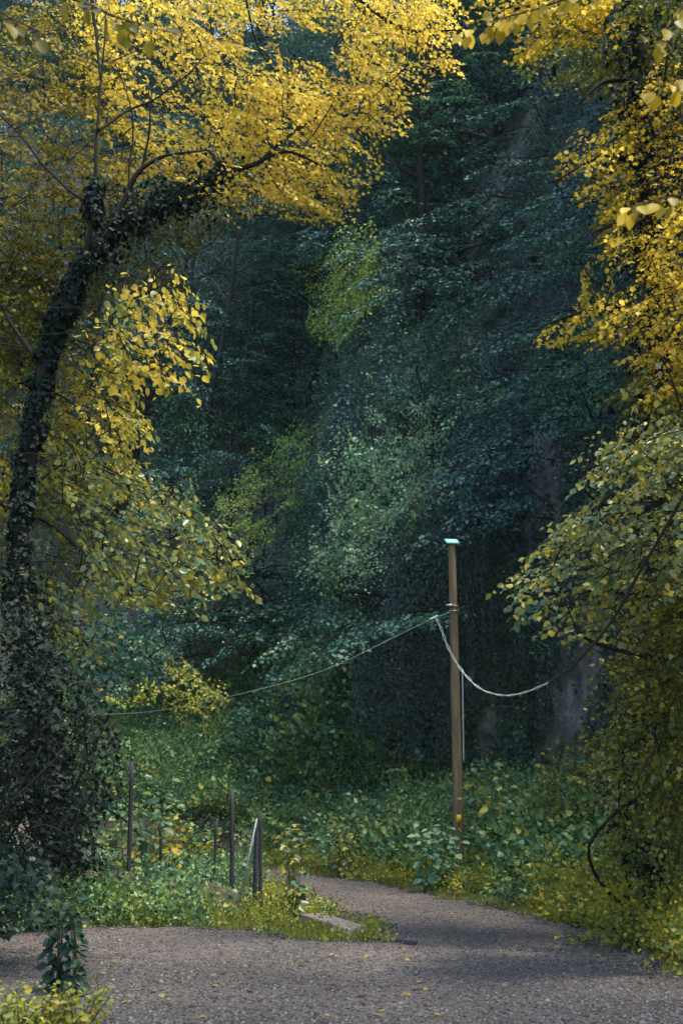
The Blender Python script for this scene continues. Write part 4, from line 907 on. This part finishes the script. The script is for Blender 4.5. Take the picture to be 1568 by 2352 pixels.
for a in [(690, 1900, 38, 1.3, 1.8, 60, 'weed', "rounded green shrub on the far bank directly above the road fork"),
          (860, 1930, 33, 1.1, 1.6, 60, 'mid', "blue-green shrub on the bank midway between the road fork and the pole"),
          (960, 1850, 34, 1.5, 1.7, 60, 'weed', "green shrub on the bank behind and left of the pole"),
          (1130, 1880, 31, 1.3, 1.6, 60, 'weed', "leafy green shrub on the bank behind the pole on its right"),
          (1230, 1930, 27, 1.2, 1.5, 60, 'mid', "dark blue-green shrub at the cliff foot right of the pole"),
          (1330, 1900, 25, 1.7, 1.5, 70, 'olive', "tall olive shrub where the cliff meets the right bank"),
          (1380, 2020, 20, .9, 1.3, 60, 'verge', "low golden shrub on the right bank near the road edge"),
          (1520, 2080, 16.5, .8, 1.2, 60, 'verge', "low golden shrub at the right frame edge above the road"),
          (1270, 2040, 22.5, .8, 1.2, 50, 'weed', "small green shrub above the dark boulder on the right bank"),
          (1420, 1800, 24, 2.2, 1.5, 80, 'olive', "tall yellow-brown shrub climbing the rock at right"),
          (500, 1800, 42, 1.4, 2.2, 70, 'weed', "wide green shrub on the slope behind the fence posts"),
          (330, 1760, 36, 1.5, 2.0, 70, 'weed', "wide dark green shrub on the slope behind the leftmost fence post"),
          (640, 1720, 45, 1.5, 2.4, 70, 'teal', "blue-green shrub high on the slope under the sagging wire"),
          (430, 1930, 30, .9, 1.3, 55, 'verge', "yellow-brown shrub just beyond the short fence post")]:
    bank_shrub(*a)
def slope_cover(name, poly, n, L, leaf, mtl, kind='diamond'):
    """ground cover uncountable from here, rooted on the slope inside an outline"""
    p = region(poly, (0, .01), n); p = p[~((np.abs(p[:, 0] - pb[0]) < .5) & (p[:, 1] > 24.2) & (p[:, 1] < 27.9))]; n = len(p); p[:, 2] = H(p[:, :2]) - .05
    dr = np.array([0, -.35, .85]) + rng.normal(0, .5, p.shape); q = sprays(p, dr, L * rng.uniform(.5, 1.3, n), leaf, hang=.4, width=.45, droop=.4, roll=1.1, up=(0, -.6, .6))
    tag(leafmesh(name, kind, q[0], q[1], q[2], q[3], M[mtl]), kind='stuff')
slope_cover("slope_brambles", [(200, 1640), (480, 1620), (560, 1580), (830, 1480), (860, 1700), (830, 1800), (240, 1860)], 1500, 1.2, .15, 'weed', 'ivy')
slope_cover("bank_brambles", [(560, 1760), (860, 1740), (1040, 1820), (1160, 1830), (1300, 1840), (1360, 1940), (1330, 2060), (1100, 2040), (900, 2010), (700, 1970), (560, 1940)], 1700, .9, .10, 'weed', 'ivy')
# rusty mesh between the last posts
mb = MB(); a = P(536, 2055, 21.8); b_ = P(600, 2065, 21.6)
for k in range(14):
    z = H1(a[0], a[1]) + .08 + k * .085; mb.tube([[a[0], a[1], z], [(a[0] + b_[0]) / 2, (a[1] + b_[1]) / 2, z - .01], [b_[0], b_[1], z]], .0022, 3)
for k in range(9):
    u = (k + .5) / 9; q = a + (b_ - a) * u; z0 = H1(q[0], q[1]); mb.tube([[q[0], q[1], z0 + .05], [q[0], q[1], z0 + .6], [q[0], q[1], z0 + 1.2]], .0022, 3)
o = mb.build("wire_mesh", M['wiregrey']); tag(o, "thin wire mesh strung between the tall middle post and the corner post", "wire mesh")

# ---------------------------------------------------------------- air of the gorge
HZ = 0.00012
def haze(dens):
    m = bpy.data.materials.new("haze_air"); m.use_nodes = True; nt = m.node_tree; nt.nodes.remove(nt.nodes["Principled BSDF"])
    v = nt.nodes.new("ShaderNodeVolumePrincipled"); v.inputs['Color'].default_value = (.70, .95, 1, 1); v.inputs['Density'].default_value = dens
    nt.links.new(v.outputs[0], nt.nodes["Material Output"].inputs['Volume'])
    mb = MB(); mb.box((0, 0, 37), (1900, 1900, 90)); o = mb.build("haze", m); tag(o, kind='stuff')
haze(HZ)
